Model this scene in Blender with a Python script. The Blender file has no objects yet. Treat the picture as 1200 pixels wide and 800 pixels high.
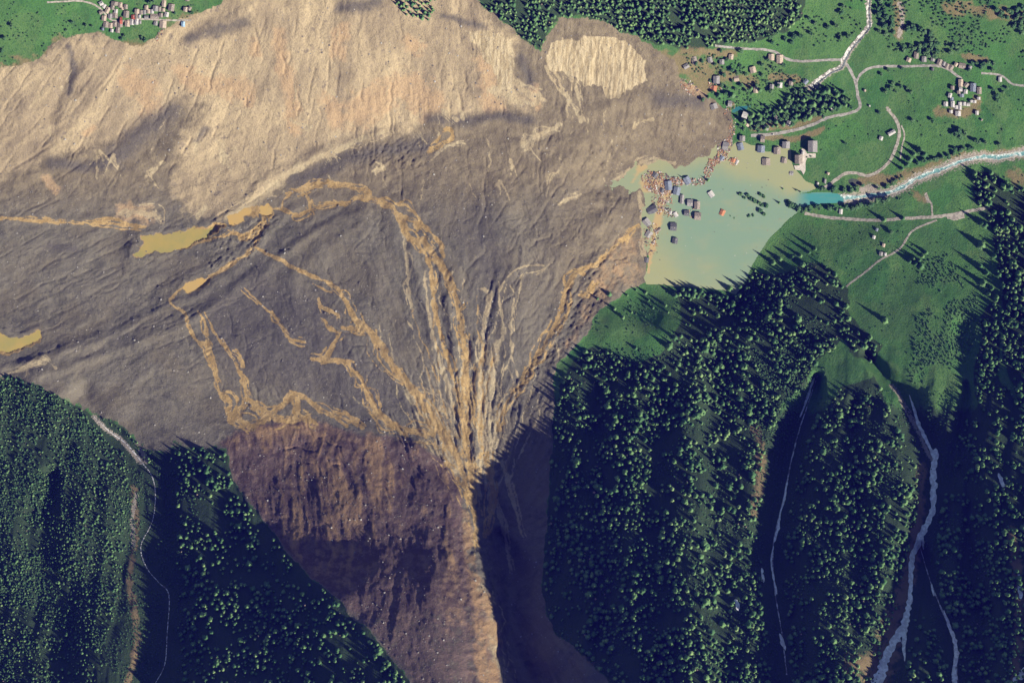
import bpy, bmesh, math, random
import numpy as np
random.seed(7); RNG = np.random.default_rng(7)
scene = bpy.context.scene
C = scene.collection

# ------------------------------------------------------------------ camera, sky, sun
H = 9000.0            # camera height above the lake, metres
S = 1.5               # metres per photo pixel at lake level
cam = bpy.data.cameras.new('camera'); cam.sensor_width = 36.0
cam.lens = 36.0 * H / (1200 * S); cam.clip_start = 10; cam.clip_end = 40000
cam_o = bpy.data.objects.new('camera', cam); C.objects.link(cam_o)
cam_o.location = (0, 0, H); scene.camera = cam_o
SUN_EL, SUN_AZ = 36.0, 124.0      # azimuth clockwise from north (+Y)
w = bpy.data.worlds.new('World'); scene.world = w; w.use_nodes = True
nt = w.node_tree; bg = nt.nodes['Background']
sky = nt.nodes.new('ShaderNodeTexSky'); sky.sky_type = 'NISHITA'; sky.sun_disc = False
sky.sun_elevation = math.radians(SUN_EL); sky.sun_rotation = math.radians(SUN_AZ); sky.altitude = 1600
nt.links.new(sky.outputs[0], bg.inputs[0]); bg.inputs[1].default_value = 0.05
sl = bpy.data.lights.new('sun', 'SUN'); sl.energy = 5.0; sl.angle = math.radians(0.5); sl.color = (1.0, 0.95, 0.80)
so = bpy.data.objects.new('sun', sl); C.objects.link(so); so.location = (3000, -2000, 4000)
so.rotation_euler = (math.radians(90 - SUN_EL), 0, math.radians(180 - SUN_AZ))
scene.view_settings.view_transform = 'Standard'; scene.view_settings.look = 'None'
scene.view_settings.exposure = 0.9; scene.view_settings.gamma = 1.0
scene.render.engine = 'CYCLES'

# ------------------------------------------------------------------ numeric helpers
def hsh(ix, iy, s):
    h = (ix.astype(np.int64) * 374761393 + iy.astype(np.int64) * 668265263 + s * 1274126177) & 0xffffffff
    h = ((h ^ (h >> 13)) * 1274126177) & 0xffffffff
    return ((h ^ (h >> 16)) & 0xffff).astype(np.float32) / 65535.0
def vn(x, y, s=0):
    x = np.asarray(x, np.float32); y = np.asarray(y, np.float32)
    fx = np.floor(x); fy = np.floor(y); ix = fx.astype(np.int32); iy = fy.astype(np.int32)
    tx = x - fx; ty = y - fy
    tx = tx * tx * tx * (tx * (tx * 6 - 15) + 10); ty = ty * ty * ty * (ty * (ty * 6 - 15) + 10)
    a = hsh(ix, iy, s); b = hsh(ix + 1, iy, s); c = hsh(ix, iy + 1, s); d = hsh(ix + 1, iy + 1, s)
    a = a + (b - a) * tx; c = c + (d - c) * tx
    return (a + (c - a) * ty) * 2 - 1
def fbm(x, y, wl, octs=4, gain=.5, s=0):
    o = 0; amp = 1; n = 0
    for k in range(octs):
        o = o + amp * vn(x / wl + 17.3 * k, y / wl - 9.1 * k, s + k); n += amp; amp *= gain; wl /= 2.03
    return o / n
def sstep(a, b, x):
    t = np.clip((x - a) / (b - a), 0, 1); return t * t * (3 - 2 * t)
def catmull(p, n=6):
    p = [tuple(q) for q in p]
    if len(p) < 3: n = max(n, 2)
    a = np.array(p, float); out = []
    e = np.vstack([2 * a[0] - a[1], a, 2 * a[-1] - a[-2]])
    for i in range(len(a) - 1):
        p0, p1, p2, p3 = e[i], e[i + 1], e[i + 2], e[i + 3]
        for k in range(n):
            t = k / n
            out.append(.5 * ((2 * p1) + (-p0 + p2) * t + (2 * p0 - 5 * p1 + 4 * p2 - p3) * t * t + (-p0 + 3 * p1 - 3 * p2 + p3) * t ** 3))
    out.append(a[-1]); return np.array(out)
def axis(lo, hi, step, grow, n):
    core = np.arange(lo, hi + step * .5, step)
    L = []; d = step; x = core[0]
    for k in range(n): d *= grow; x -= d; L.append(x)
    R = []; d = step; x = core[-1]
    for k in range(n): d *= grow; x += d; R.append(x)
    return np.concatenate([L[::-1], core, R])
STEP = 1.25
xs = axis(-45, 1245, STEP, 1.19, 34); ys = axis(-45, 845, STEP, 1.19, 34)
GX, GY = [g.astype(np.float32) for g in np.meshgrid(xs, ys)]
NY, NX = GX.shape
WX = GX + 3.0 * fbm(GX, GY, 26, 3, .6, 11); WY = GY + 3.0 * fbm(GX, GY, 26, 3, .6, 31)      # warped coordinates
TX = GX + 1.6 * fbm(GX, GY, 9, 2, .6, 51); TY = GY + 1.6 * fbm(GX, GY, 9, 2, .6, 61)
def win(x0, x1, y0, y1):
    i0, i1 = np.searchsorted(ys, [y0, y1]); j0, j1 = np.searchsorted(xs, [x0, x1])
    return slice(max(i0 - 1, 0), i1 + 1), slice(max(j0 - 1, 0), j1 + 1)
def seg_d(px, py, a, b):
    dx, dy = b[0] - a[0], b[1] - a[1]; L = dx * dx + dy * dy + 1e-9
    t = np.clip(((px - a[0]) * dx + (py - a[1]) * dy) / L, 0, 1)
    return np.hypot(px - a[0] - t * dx, py - a[1] - t * dy), t
def line_field(out, pts, wd, X=None, Y=None, smooth=4, amp=1.0):
    """out = max(out, amp*(1-d/w)) round a polyline with width wd (half width, px; scalar or one per point)"""
    X = WX if X is None else X; Y = WY if Y is None else Y
    wd = np.full(len(pts), wd, float) if np.isscalar(wd) else np.array(wd, float)
    q = catmull([(p[0], p[1], ww) for p, ww in zip(pts, wd)], smooth)
    for a, b in zip(q[:-1], q[1:]):
        m = max(a[2], b[2], .5); sl_ = win(min(a[0], b[0]) - m - 6, max(a[0], b[0]) + m + 6, min(a[1], b[1]) - m - 6, max(a[1], b[1]) + m + 6)
        d, t = seg_d(X[sl_], Y[sl_], a, b); ww = np.maximum(a[2] + (b[2] - a[2]) * t, .3)
        out[sl_] = np.maximum(out[sl_], amp * np.clip(1 - d / ww, 0, 1))
    return out
def Z0(): return np.zeros_like(GX)
def poly_sdf(poly, X=None, Y=None, clip=40.0):
    """signed distance in px, negative inside, clipped"""
    X = WX if X is None else X; Y = WY if Y is None else Y
    out = np.full_like(X, clip); p = np.array(poly, float)
    if X.shape == GX.shape:
        sl_ = win(p[:, 0].min() - clip, p[:, 0].max() + clip, p[:, 1].min() - clip, p[:, 1].max() + clip)
    else: sl_ = slice(None)
    x = X[sl_]; y = Y[sl_]; d = np.full_like(x, clip); ins = np.zeros(x.shape, bool)
    for a, b in zip(p, np.roll(p, -1, 0)):
        dd, _ = seg_d(x, y, a, b); d = np.minimum(d, dd)
        c = ((a[1] > y) != (b[1] > y))
        with np.errstate(divide='ignore', invalid='ignore'):
            xi = (b[0] - a[0]) * (y - a[1]) / (b[1] - a[1] + 1e-12) + a[0]
        ins ^= c & (x < xi)
    out[sl_] = np.where(ins, -d, d); return out
def zone(poly, soft=6, **k): return sstep(soft, -soft, poly_sdf(poly, **k))

# ------------------------------------------------------------------ terrain heights
TBL = np.array([   # rows y=-200..1000 step 100, columns x=-200..1400 step 100, metres above the lake
 [250,250,250,245,235,245,250,250,245,230,215,190,185,190,205,215,225],
 [180,180,180,175,170,178,182,182,178,162,145,120,115,122,135,145,155],
 [118,118,118,114,110,116,120,120,115,100, 85, 62, 55, 62, 72, 82, 92],
 [ 60, 60, 60, 62, 62, 65, 68, 66, 60, 46, 34, 20, 17, 22, 30, 40, 50],
 [ 22, 22, 22, 24, 22, 26, 32, 38, 40, 30,  8,  4,  5,  9, 14, 20, 30],
 [ 10, 10, 12, 12, 14, 30, 44, 52, 46, 32, -4, 14, 28, 34, 44, 60, 70],
 [ 22, 22, 20, 26, 34, 48, 60, 68, 62, 58, 62, 62, 84, 96,110,130,140],
 [ 85, 85, 80, 66, 52, 60, 76, 90, 92,140,156,130,158,162,190,205,215],
 [165,165,160,135,130,132,150,152,118,222,250,208,238,236,266,285,295],
 [250,250,245,205,210,224,258,258,165,305,335,290,322,312,346,365,375],
 [335,335,330,290,298,312,342,338,232,382,420,375,405,390,430,445,455],
 [420,420,415,380,386,395,415,410,305,460,505,460,490,470,515,530,540],
 [500,500,495,465,467,465,473,465,380,540,590,545,575,555,600,615,625]], float)
TBL[8, :3] -= 8; TBL[9, :3] -= [72, 66, 40]; TBL[10, :3] -= [120, 104, 62]; TBL[11, :3] -= [130, 112, 70]; TBL[9, 3] += 8; TBL[10, 3] += 10; TBL[8, 3] += 6
TBL[:, 8] += np.array([0,0,0,0,0,0,0,0,6,18,24,30,30]); TBL += np.array([0,0,0,0,0,0,0,0,16,42,74,105,130])[:, None]; TBL[:, 9] -= np.array([0,0,0,0,0,0,0,4,14,34,62,92,110]); TBL[:, 10] -= np.array([0,0,0,0,0,0,0,0,4,10,28,55,70])     # the shaded side steepens upwards
def cr(P, t):
    return .5 * ((2 * P[1]) + (-P[0] + P[2]) * t + (2 * P[0] - 5 * P[1] + 4 * P[2] - P[3]) * t * t + (-P[0] + 3 * P[1] - 3 * P[2] + P[3]) * t ** 3)
def table(X, Y):
    u = np.clip((X + 200) / 100, 0, 15.999); v = np.clip((Y + 200) / 100, 0, 11.999)
    i = u.astype(int); j = v.astype(int); fu = u - i; fv = v - j
    ix = [np.clip(i + k, 0, 16) for k in (-1, 0, 1, 2)]; jy = [np.clip(j + k, 0, 12) for k in (-1, 0, 1, 2)]
    return cr([cr([TBL[jj, ii] for ii in ix], fu) for jj in jy], fv).astype(np.float32)
QX = GX + 9 * fbm(GX, GY, 90, 3, .5, 71); QY = GY + 9 * fbm(GX, GY, 90, 3, .5, 81)
Z = table(QX, QY)
Z += 60 * (1 - np.exp(-np.maximum(0, np.maximum(-200 - GY, GY - 1000)) / 500))

# zones (photo pixels)
LAKE = [(716,215),(728,208),(745,196),(760,190),(778,189),(790,195),(800,193),(815,188),(830,180),(838,172),(846,168),(857,169),(868,165),(880,171),(890,172),(897,178),(905,178),(909,171),(919,170),(926,176),(927,190),(931,198),(938,205),(944,212),(953,216),(956,221),(944,225),(936,228),(950,226),(975,226),(998,229),(1003,234),(985,238),(960,238),(944,241),(938,246),(930,252),(915,266),(900,281),(889,298),(880,313),(873,330),(862,345),(850,341),(835,338),(815,337),(797,335),(780,334),(757,333),(755,325),(760,310),(757,295),(753,278),(756,262),(757,250),(753,236),(750,222),(735,220),(722,218)]
MEADOW_TL = [(-3000,-3000),(262,-3000),(262,0),(240,12),(213,20),(187,37),(167,52),(143,50),(117,37),(80,40),(57,50),(45,66),(20,75),(0,76),(-3000,90)]
DEBRIS = [(-3000,90),(0,76),(20,75),(45,66),(57,50),(80,40),(117,37),(143,50),(167,52),(187,37),(213,20),(240,12),(262,0),(262,-3000),(552,-3000),(560,-4),(577,12),(600,34),(616,50),(632,58),(642,40),(655,22),(680,22),(706,24),(738,44),(768,58),(790,72),(803,93),(818,105),(836,118),(852,132),(858,150),(858,168),(800,225),(758,300),(757,331),(735,338),(712,352),(695,372),(688,392),(672,414),(655,428),(648,470),(646,520),(642,600),(636,690),(648,742),(684,770),(714,800),(730,3000),(480,3000),(478,800),(450,762),(420,730),(397,702),(370,680),(345,655),(322,628),(296,592),(268,555),(262,525),(255,521),(230,522),(205,520),(190,528),(175,527),(152,508),(140,495),(120,487),(104,480),(85,472),(60,460),(42,448),(18,441),(0,443),(-3000,450)]
BROWN = [(258,520),(300,497),(345,491),(385,497),(420,508),(480,512),(520,535),(540,560),(545,600),(548,650),(560,690),(575,740),(588,800),(590,1000),(478,1000),(478,800),(450,762),(420,730),(397,702),(370,680),(345,655),(322,628),(296,592),(268,555)]
BEIGE = [(-3000,95),(0,80),(50,68),(90,38),(150,52),(190,38),(215,22),(262,-5),(300,-60),(556,-60),(566,10),(580,34),(603,45),(607,95),(636,115),(632,128),(600,124),(560,140),(530,143),(480,150),(430,156),(395,166),(360,185),(325,212),(300,238),(262,258),(215,250),(200,225),(212,170),(240,128),(200,128),(170,150),(130,172),(60,182),(0,205),(-3000,215)]
def rag(X, Y): return 7 * fbm(X, Y, 34, 4, .6, 401), 7 * fbm(X, Y, 34, 4, .6, 411)
RAGX, RAGY = rag(GX, GY); nearl = sstep(60, 10, np.hypot((GX - 810) / 1.6, GY - 250) - 60); RAGX = RAGX * (1 - nearl); RAGY = RAGY * (1 - nearl)
debris = sstep(1, 0, np.clip(.5 + poly_sdf(DEBRIS, GX + RAGX, GY + RAGY) / np.where(GX < 270, 16, np.where(GY < 140, 9, 5)), 0, 1)); brown = zone(BROWN, 12, X=QX, Y=QY) * debris
meadow_tl = zone(MEADOW_TL, 5, clip=60)
beige = sstep(22, -22, poly_sdf(BEIGE, QX, QY, 40))
UPR = sstep(250, 130, GY + .12 * (600 - GX))          # opposite (sunny) slope
FAN = debris * (1 - UPR)

# gullies and ridges
def gully(pts, depth, width, p=1.0):
    global Z
    f = line_field(Z0(), pts, width, QX, QY, 4); Z = Z - depth * (f * f * (3 - 2 * f)) ** p
G_L = [(96,470),(110,488),(128,505),(148,520),(165,540),(179,560),(182,585),(178,612),(165,640),(172,665),(186,682),(198,697),(196,740),(193,778),(182,800),(170,900)]
G_M = [(566,582),(574,600),(584,620),(598,655),(606,700),(612,750),(622,800),(640,920)]
G_R1 = [(958,440),(948,470),(932,520),(918,585),(906,640),(908,690),(916,740),(922,790),(935,880)]
G_R2 = [(1015,415),(1040,446),(1062,470),(1078,505),(1092,535),(1096,575),(1088,620),(1072,650),(1067,700),(1055,740),(1035,785),(1010,850)]
G_R3 = [(1078,640),(1090,680),(1104,715),(1118,750),(1122,800),(1128,880)]
gully(G_L, 26, [30,34,40,46,52,56,60,62,62,60,58,58,58,58,58,58])
gully(G_M, 13, [22,28,34,40,44,46,46,46]); gully(G_M[2:], 18, [10,26,40,46,46,46])
gully(G_R1, 34, [12,22,34,40,42,42,42,42,42]); gully(G_R2, 38, [10,18,26,32,36,38,38,38,38,38,38,38]); gully(G_R3, 22, [14,22,26,28,28,28])
gully([(1128,380),(1132,440),(1130,500),(1128,560),(1140,640),(1150,760),(1150,900)], 9, [16,24,28,30,28,26,26]); gully([(1131,450),(1130,500),(1128,560),(1140,640),(1150,760),(1150,900)], 15, [6,22,30,28,26,26])
gully([(1000,470),(1000,540),(1008,620),(1012,700),(1010,800)], 14, [14,20,22,22,22])
gully([(60,560),(50,640),(70,720),(75,800),(80,900)], 18, [20,34,40,40,40])
gully([(778,470),(775,560),(770,660),(775,800)], 14, 34); gully([(845,430),(850,540),(846,660),(850,800)], 16, 34)
gully([(700,470),(705,560),(700,660),(705,800)], 10, 26)
# crest of the torn ridge beside the ravine: gentle west side, steep sunlit east side
CREST = [(528,540),(534,600),(536,640),(544,680),(550,715),(555,755),(560,800),(568,900)]
cx = np.interp(GY, [p[1] for p in CREST], [p[0] for p in CREST]) + 12 * fbm(GX * 0, GY, 40, 4, .6, 93); sd = QX - cx - 7 * fbm(GX, GY, 17, 4, .6, 91)
cwin = sstep(540, 610, GY) * sstep(1000, 850, GY)
Z += cwin * 24 * np.where(sd < 0, np.exp(-np.maximum(-sd, 0) / 50), 1 - .35 * sstep(0, 30, sd) - 1.3 * sstep(24, 52, sd) + .65 * sstep(52, 90, sd))
crag = sstep(-14, 4, sd) * sstep(46, 30, sd) * sstep(585, 640, GY)
cn = 1 - 2 * np.abs(fbm(QX / 17 + GY / 30, QY / 15, 1.0, 5, .65, 95)); Z += crag * (2.2 * cn + 6 * fbm(GX, GY, 30, 4, .6, 97))
# ledge across the brown slope that throws the dark band
stepx = sstep(330, 400, QX) * sstep(560, 535, QX); Z += 7 * stepx * np.tanh((QY - 664 - .06 * (QX - 450) + 22 * fbm(GX, GY, 46, 4, .6, 96)) / 22) * sstep(590, 650, GY) * sstep(1000, 800, GY)
led = line_field(Z0(), [(300,640),(360,672),(400,700)], 26, QX, QY); Z += 8 * sstep(0, 1, led)
for pts, hgt, wdt in [([(500,560),(520,572),(538,580)], 7, 16), ([(470,520),(505,530),(530,545)], 4, 14),
    ([(640,770),(670,762),(700,790)], 14, 26)]:
    Z += hgt * sstep(0, 1, line_field(Z0(), pts, wdt, QX, QY))

# relief noise
rough = fbm(GX, GY, 60, 4, .5, 101)
Z += 5.0 * rough
dm = debris * (1 - .4 * brown)
hum = fbm(WX, WY, 22, 5, .55, 111)
Z += dm * 1.8 * hum * (1 + .5 * fbm(GX, GY, 120, 2, .5, 113))
ridg = 1 - np.abs(fbm(WX + GY * .3, WY, 15, 4, .55, 121)) * 2
Z += FAN * .35 * ridg
fine = fbm(GX, GY, 3.1, 2, .6, 129); Z += debris * .6 * fine * (.4 + .9 * np.clip(fbm(GX, GY, 45, 3, .5, 130) + .4, 0, 1))
ang = np.arctan2(GX - 566, 650 - GY); rad = np.hypot(GX - 566, GY - 650)
fanr = FAN * (1 - brown) * sstep(480, 360, rad) * sstep(50, 90, rad)
ANG = ang + .05 * fbm(GX, GY, 60, 3, .5, 135); rs1 = fbm(ANG * 26, rad / 70, 1.0, 4, .6, 136); rs2 = 1 - 2 * np.abs(fbm(ANG * 42, rad / 45, 1.0, 3, .6, 137))
Z += fanr * (1.9 * rs1 + .55 * rs2) * sstep(30, 240, rad)
diag = FAN * (1 - fanr) * (1 - brown); dg = fbm((WX * .45 + WY * .9) / 8, (WX * .9 - WY * .45) / 46, 1.0, 4, .6, 138)
Z += diag * 1.2 * dg
Z += debris * (.55 * fbm(GX, GY, 5.5, 3, .7, 131) + .8 * np.maximum(0, fbm(WX, WY, 9, 3, .6, 132) - .2))
# streaks down the sunny slope and down the brown slope
shear = np.interp(GX, [0, 150, 300, 450, 600, 800], [.75, .6, .25, 0., -.05, .3]); UU = QX + shear * QY
st = fbm(UU / 7.0, QY / 44, 1.0, 4, .6, 141) * (.5 + .8 * np.clip(fbm(GX, GY, 70, 2, .5, 143) + .4, 0, 1)); streak = .5 + .9 * (fbm(UU / 24.0, QY / 90, 1.0, 5, .6, 145)) + .35 * fbm(GX, GY, 50, 4, .6, 146); stb = fbm((QX + .12 * (QX - 430) * (QY - 500) / 300 * -1 + 8 * fbm(GX, GY, 50, 2, .5, 152)) / 13.0, QY / 70, 1.0, 5, .62, 151)
Z += debris * UPR * 1.6 * st + brown * 3.2 * stb
gr = fbm((QX + .1 * QY) / 16, QY / 120, 1.0, 3, .5, 161)
hill = sstep(380, 480, GY) * (1 - debris)
Z += hill * 6 * gr + (1 - debris) * .5 * fbm(GX, GY, 7, 3, .6, 171)
# diagonal flow ridges on the fan, escarpment lines and trenches  (points, height, half width)
RIDGES = [([(590,235),(602,290),(600,350),(592,410)], 9, 26), ([(352,268),(300,318),(250,352),(180,388),(100,412),(40,430)], 3.4, 17), ([(420,262),(380,292),(340,330)], 4, 14), ([(732,378),(772,384)], 20, 36), ([(560,655),(568,720),(574,780)], 4, 10), ([(655,300),(690,270),(730,240)], 3, 14), ([(20,428),(70,408),(130,392),(190,362),(240,338),(290,300),(325,262),(345,245)], 2.4, 6), ([(40,440),(110,420),(180,395),(240,365),(300,318)], 2.6, 6),
 ([(300,330),(350,285),(400,258),(430,245)], 2.4, 6), ([(330,300),(372,268),(400,252)], 1.8, 4), ([(0,432),(60,416),(120,402)], 2, 5),
 ([(540,300),(530,330),(520,360)], 2, 8), ([(480,262),(510,285),(530,315),(541,350),(550,390)], 3.5, 7), ([(455,232),(480,245),(500,268)], 2.4, 5),
 ([(480,290),(492,330),(500,370),(508,400)], 3.0, 6), ([(523,350),(530,390),(536,430),(541,470),(541,520)], 3.6, 5), ([(556,400),(558,440),(556,490),(558,540)], 4.0, 5),
 ([(600,315),(586,340),(580,370),(572,395)], 2.0, 4), ([(700,300),(676,325),(668,350),(660,378),(640,405),(625,432),(600,470)], 2.5, 5),
 ([(290,232),(325,205),(370,182),(420,165),(470,152)], 3.2, 7), ([(0,225),(40,205),(90,182),(130,172)], 3, 7), ([(200,175),(230,150),(250,135)], 5, 12), ([(120,195),(150,170),(175,150)], 4, 12),
 ([(640,200),(660,190),(680,185)], 3, 10), ([(690,190),(700,215),(700,240)], 2.5, 8), ([(215,55),(250,30),(290,12),(300,0)], 3, 8), ([(60,135),(80,90),(92,60)], -4, 9),
 ([(505,140),(545,146),(590,138),(625,150)], 4, 9), ([(0,258),(60,256),(120,258),(170,268)], 2.2, 6), ([(690,130),(740,118),(790,108)], 2.5, 8), ([(590,175),(640,165),(680,170)], 2, 8)]
for pts, hgt, wdt in RIDGES:
    f = line_field(Z0(), pts, wdt * 1.6); Z += hgt * f * f * (3 - 2 * f)
rug = np.zeros_like(GX)      # ploughed, rugged debris
for pl in ([(700,300),(735,268),(752,280),(757,330),(735,338),(700,365),(680,395),(655,425),(600,470),(625,425),(655,380),(668,340)],
           [(415,170),(470,158),(505,165),(495,195),(440,200),(410,188)], [(740,200),(752,190),(850,160),(845,168),(800,190)], [(255,265),(330,250),(300,300),(240,320)]):
    rug = np.maximum(rug, zone(pl, 8))
rr = 1 - 2 * np.abs(fbm((GX + GY) / 4.2, (GX - GY) / 13, 1.0, 3, .6, 181))
Z += rug * 3.2 * rr

# lake basin
lam = np.where((GX < 860) & (GY < 325), 6.5, 1.5); lsd = poly_sdf(LAKE, GX + lam * fbm(GX, GY, 13, 4, .65, 191), GY + lam * fbm(GX, GY, 13, 4, .65, 195), 60)
near = sstep(60, 4, lsd)
Z = np.where(lsd > 0, np.maximum(Z * (1 - .75 * near) * sstep(-1, 26, lsd), .10 + .07 * np.minimum(lsd, 8)), -.12 - .3 * np.minimum(-lsd, 14))
def flat_pool(poly, level=None):
    global Z
    s = poly_sdf(poly, TX + 5 * fbm(GX, GY, 11, 4, .65, 421), TY + 4 * fbm(GX, GY, 11, 4, .65, 431), 24); lv = float(np.percentile(Z[s < 2], 60)) if level is None else level
    k = sstep(24, 2, s)
    Z = np.where(s > 0, np.maximum(Z * (1 - k) + np.maximum(Z, lv + .2) * k, np.where(s < 8, lv + .12 + .1 * s, -1e9)), lv - .3 - .1 * np.minimum(-s, 10))
    return s, lv
POOLS = {'big': [(160,298),(172,283),(167,279),(185,276),(205,275),(225,270),(245,266),(252,262),(262,264),(252,272),(240,279),(222,288),(200,293),(180,294)],
 'upper': [(268,258),(285,248),(300,243),(306,247),(303,253),(290,250),(283,258),(270,262)],
 'joint': [(308,243),(316,242),(319,248),(316,255),(309,252)],
 'fork': [(217,340),(222,333),(232,329),(245,324),(240,332),(230,339),(222,343)],
 'edge': [(-30,388),(0,391),(10,398),(28,396),(47,391),(44,399),(30,406),(14,412),(0,414),(-30,412)],
 'blue': [(858,128),(866,126),(875,124),(880,124),(874,129),(866,132),(860,133)],
 'pond': [(993,213),(1000,208),(1006,210),(1004,216),(998,218)]}
pool_s = {k: flat_pool(v) for k, v in POOLS.items()}

# ------------------------------------------------------------------ courses of water, tracks, snow
RIVER = [(1260,168),(1225,176),(1195,180),(1170,184),(1150,184),(1130,188),(1110,196),(1085,205),(1070,211),(1058,219),(1040,226),(1020,229),(1002,231),(985,232)]
STREAM_N = [(1020,-25),(1018,0),(1017,16),(1018,30),(1009,42),(997,56),(990,68),(985,78),(972,85),(958,95),(950,101)]
ROADS = {
 'lane': ([(838,54),(870,57),(900,59),(914,64),(924,70),(940,72),(960,71),(984,70)], 1.7),
 'lane2': ([(984,70),(992,76),(998,86),(1003,97),(1005,112),(1008,124),(1003,130),(990,134),(970,138),(955,145),(940,150),(925,154),(905,157),(880,159)], 2.1),
 'lane3': ([(1003,97),(1008,88),(1017,81),(1030,78),(1060,78),(1095,77),(1108,80),(1118,86),(1127,93)], 1.8),
 'lane4': ([(1150,86),(1165,87),(1176,90),(1184,97),(1192,100),(1212,101),(1240,99)], 1.5),
 'track': ([(1040,128),(1048,138),(1053,148),(1054,158),(1050,172),(1043,188),(1032,199),(1018,206),(1004,203),(992,203),(980,210),(972,217),(963,221)], 2.2),
 'south': ([(943,250),(965,254),(1000,257),(1030,258),(1060,256),(1095,254),(1120,251),(1138,247),(1160,243)], 2.2),
 'spur': ([(1093,253),(1092,244),(1091,238),(1087,233)], 1.4),
 'path': ([(992,336),(1000,329),(1015,318),(1028,307),(1040,300),(1051,294),(1058,287),(1064,277),(1070,270),(1082,264),(1098,258)], 1.3),
 'village': ([(55,3),(75,2),(90,1),(103,3),(113,7),(120,13),(126,20)], 1.3),
 'village2': ([(126,20),(132,24),(145,25),(160,23),(175,23),(200,24),(224,24)], 1.2),
 'scar': ([(1056,147),(1060,158),(1057,172),(1055,186)], 1.1)}
flatm = Z0()
for k, (p, hw) in ROADS.items(): line_field(flatm, p, hw + 4, GX, GY)
for p, hw in ((RIVER, 12), (STREAM_N, 7), (G_L, 6)): line_field(flatm, p, hw, GX, GY)
def blur(A, n):
    for ax in (0, 1):
        B = np.concatenate([np.take(A, [0] * n, ax), A, np.take(A, [-1] * n, ax)], ax); c = np.cumsum(B, ax, dtype=np.float64)
        c = np.concatenate([np.zeros_like(np.take(c, [0], ax)), c], ax); k = 2 * n + 1
        A = ((np.take(c, np.arange(k, c.shape[ax]), ax) - np.take(c, np.arange(0, c.shape[ax] - k), ax)) / k).astype(np.float32)
    return A
Zb = blur(blur(Z, 3), 3); fm = sstep(0, .5, flatm) * (lsd > 6)
Z = Z * (1 - fm) + Zb * fm
rv = line_field(Z0(), RIVER, 9, GX, GY); Z -= 2.0 * rv * (lsd > 4)

# ------------------------------------------------------------------ mud channels and other surface masks
ochre = Z0(); pale = Z0()
rst = random.Random(5)
def braid_course(out, p, wd, n=3, core=.65, spread=1.15):
    """a course of mud: a core plus thin strands that part from it and come back"""
    wd = [float(wd)] * len(p) if np.isscalar(wd) else list(wd)
    q = catmull([(a[0], a[1], b) for a, b in zip(p, wd)], 5); L = len(q)
    line_field(out, q[:, :2], q[:, 2] * core, TX, TY, 1)
    d = np.gradient(q[:, :2], axis=0); l = np.hypot(d[:, 0], d[:, 1])[:, None] + 1e-6; nn = np.stack([-d[:, 1], d[:, 0]], 1) / l
    for k in range(n):
        a = rst.randrange(0, max(1, L - 6)); b = min(L, a + rst.randint(6, max(7, L))); s_ = np.arange(a, b)
        if len(s_) < 3: continue
        off = spread * vn(s_ / rst.uniform(4, 9), s_ * 0 + k * 3.7 + len(p), 55) * 1.5
        pp = q[a:b, :2] + nn[a:b] * (off * (q[a:b, 2] + .8))[:, None]
        line_field(out, pp, np.full(len(s_), rst.uniform(.8, 1.8)), TX, TY, 1, rst.uniform(.4, .95))
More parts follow.
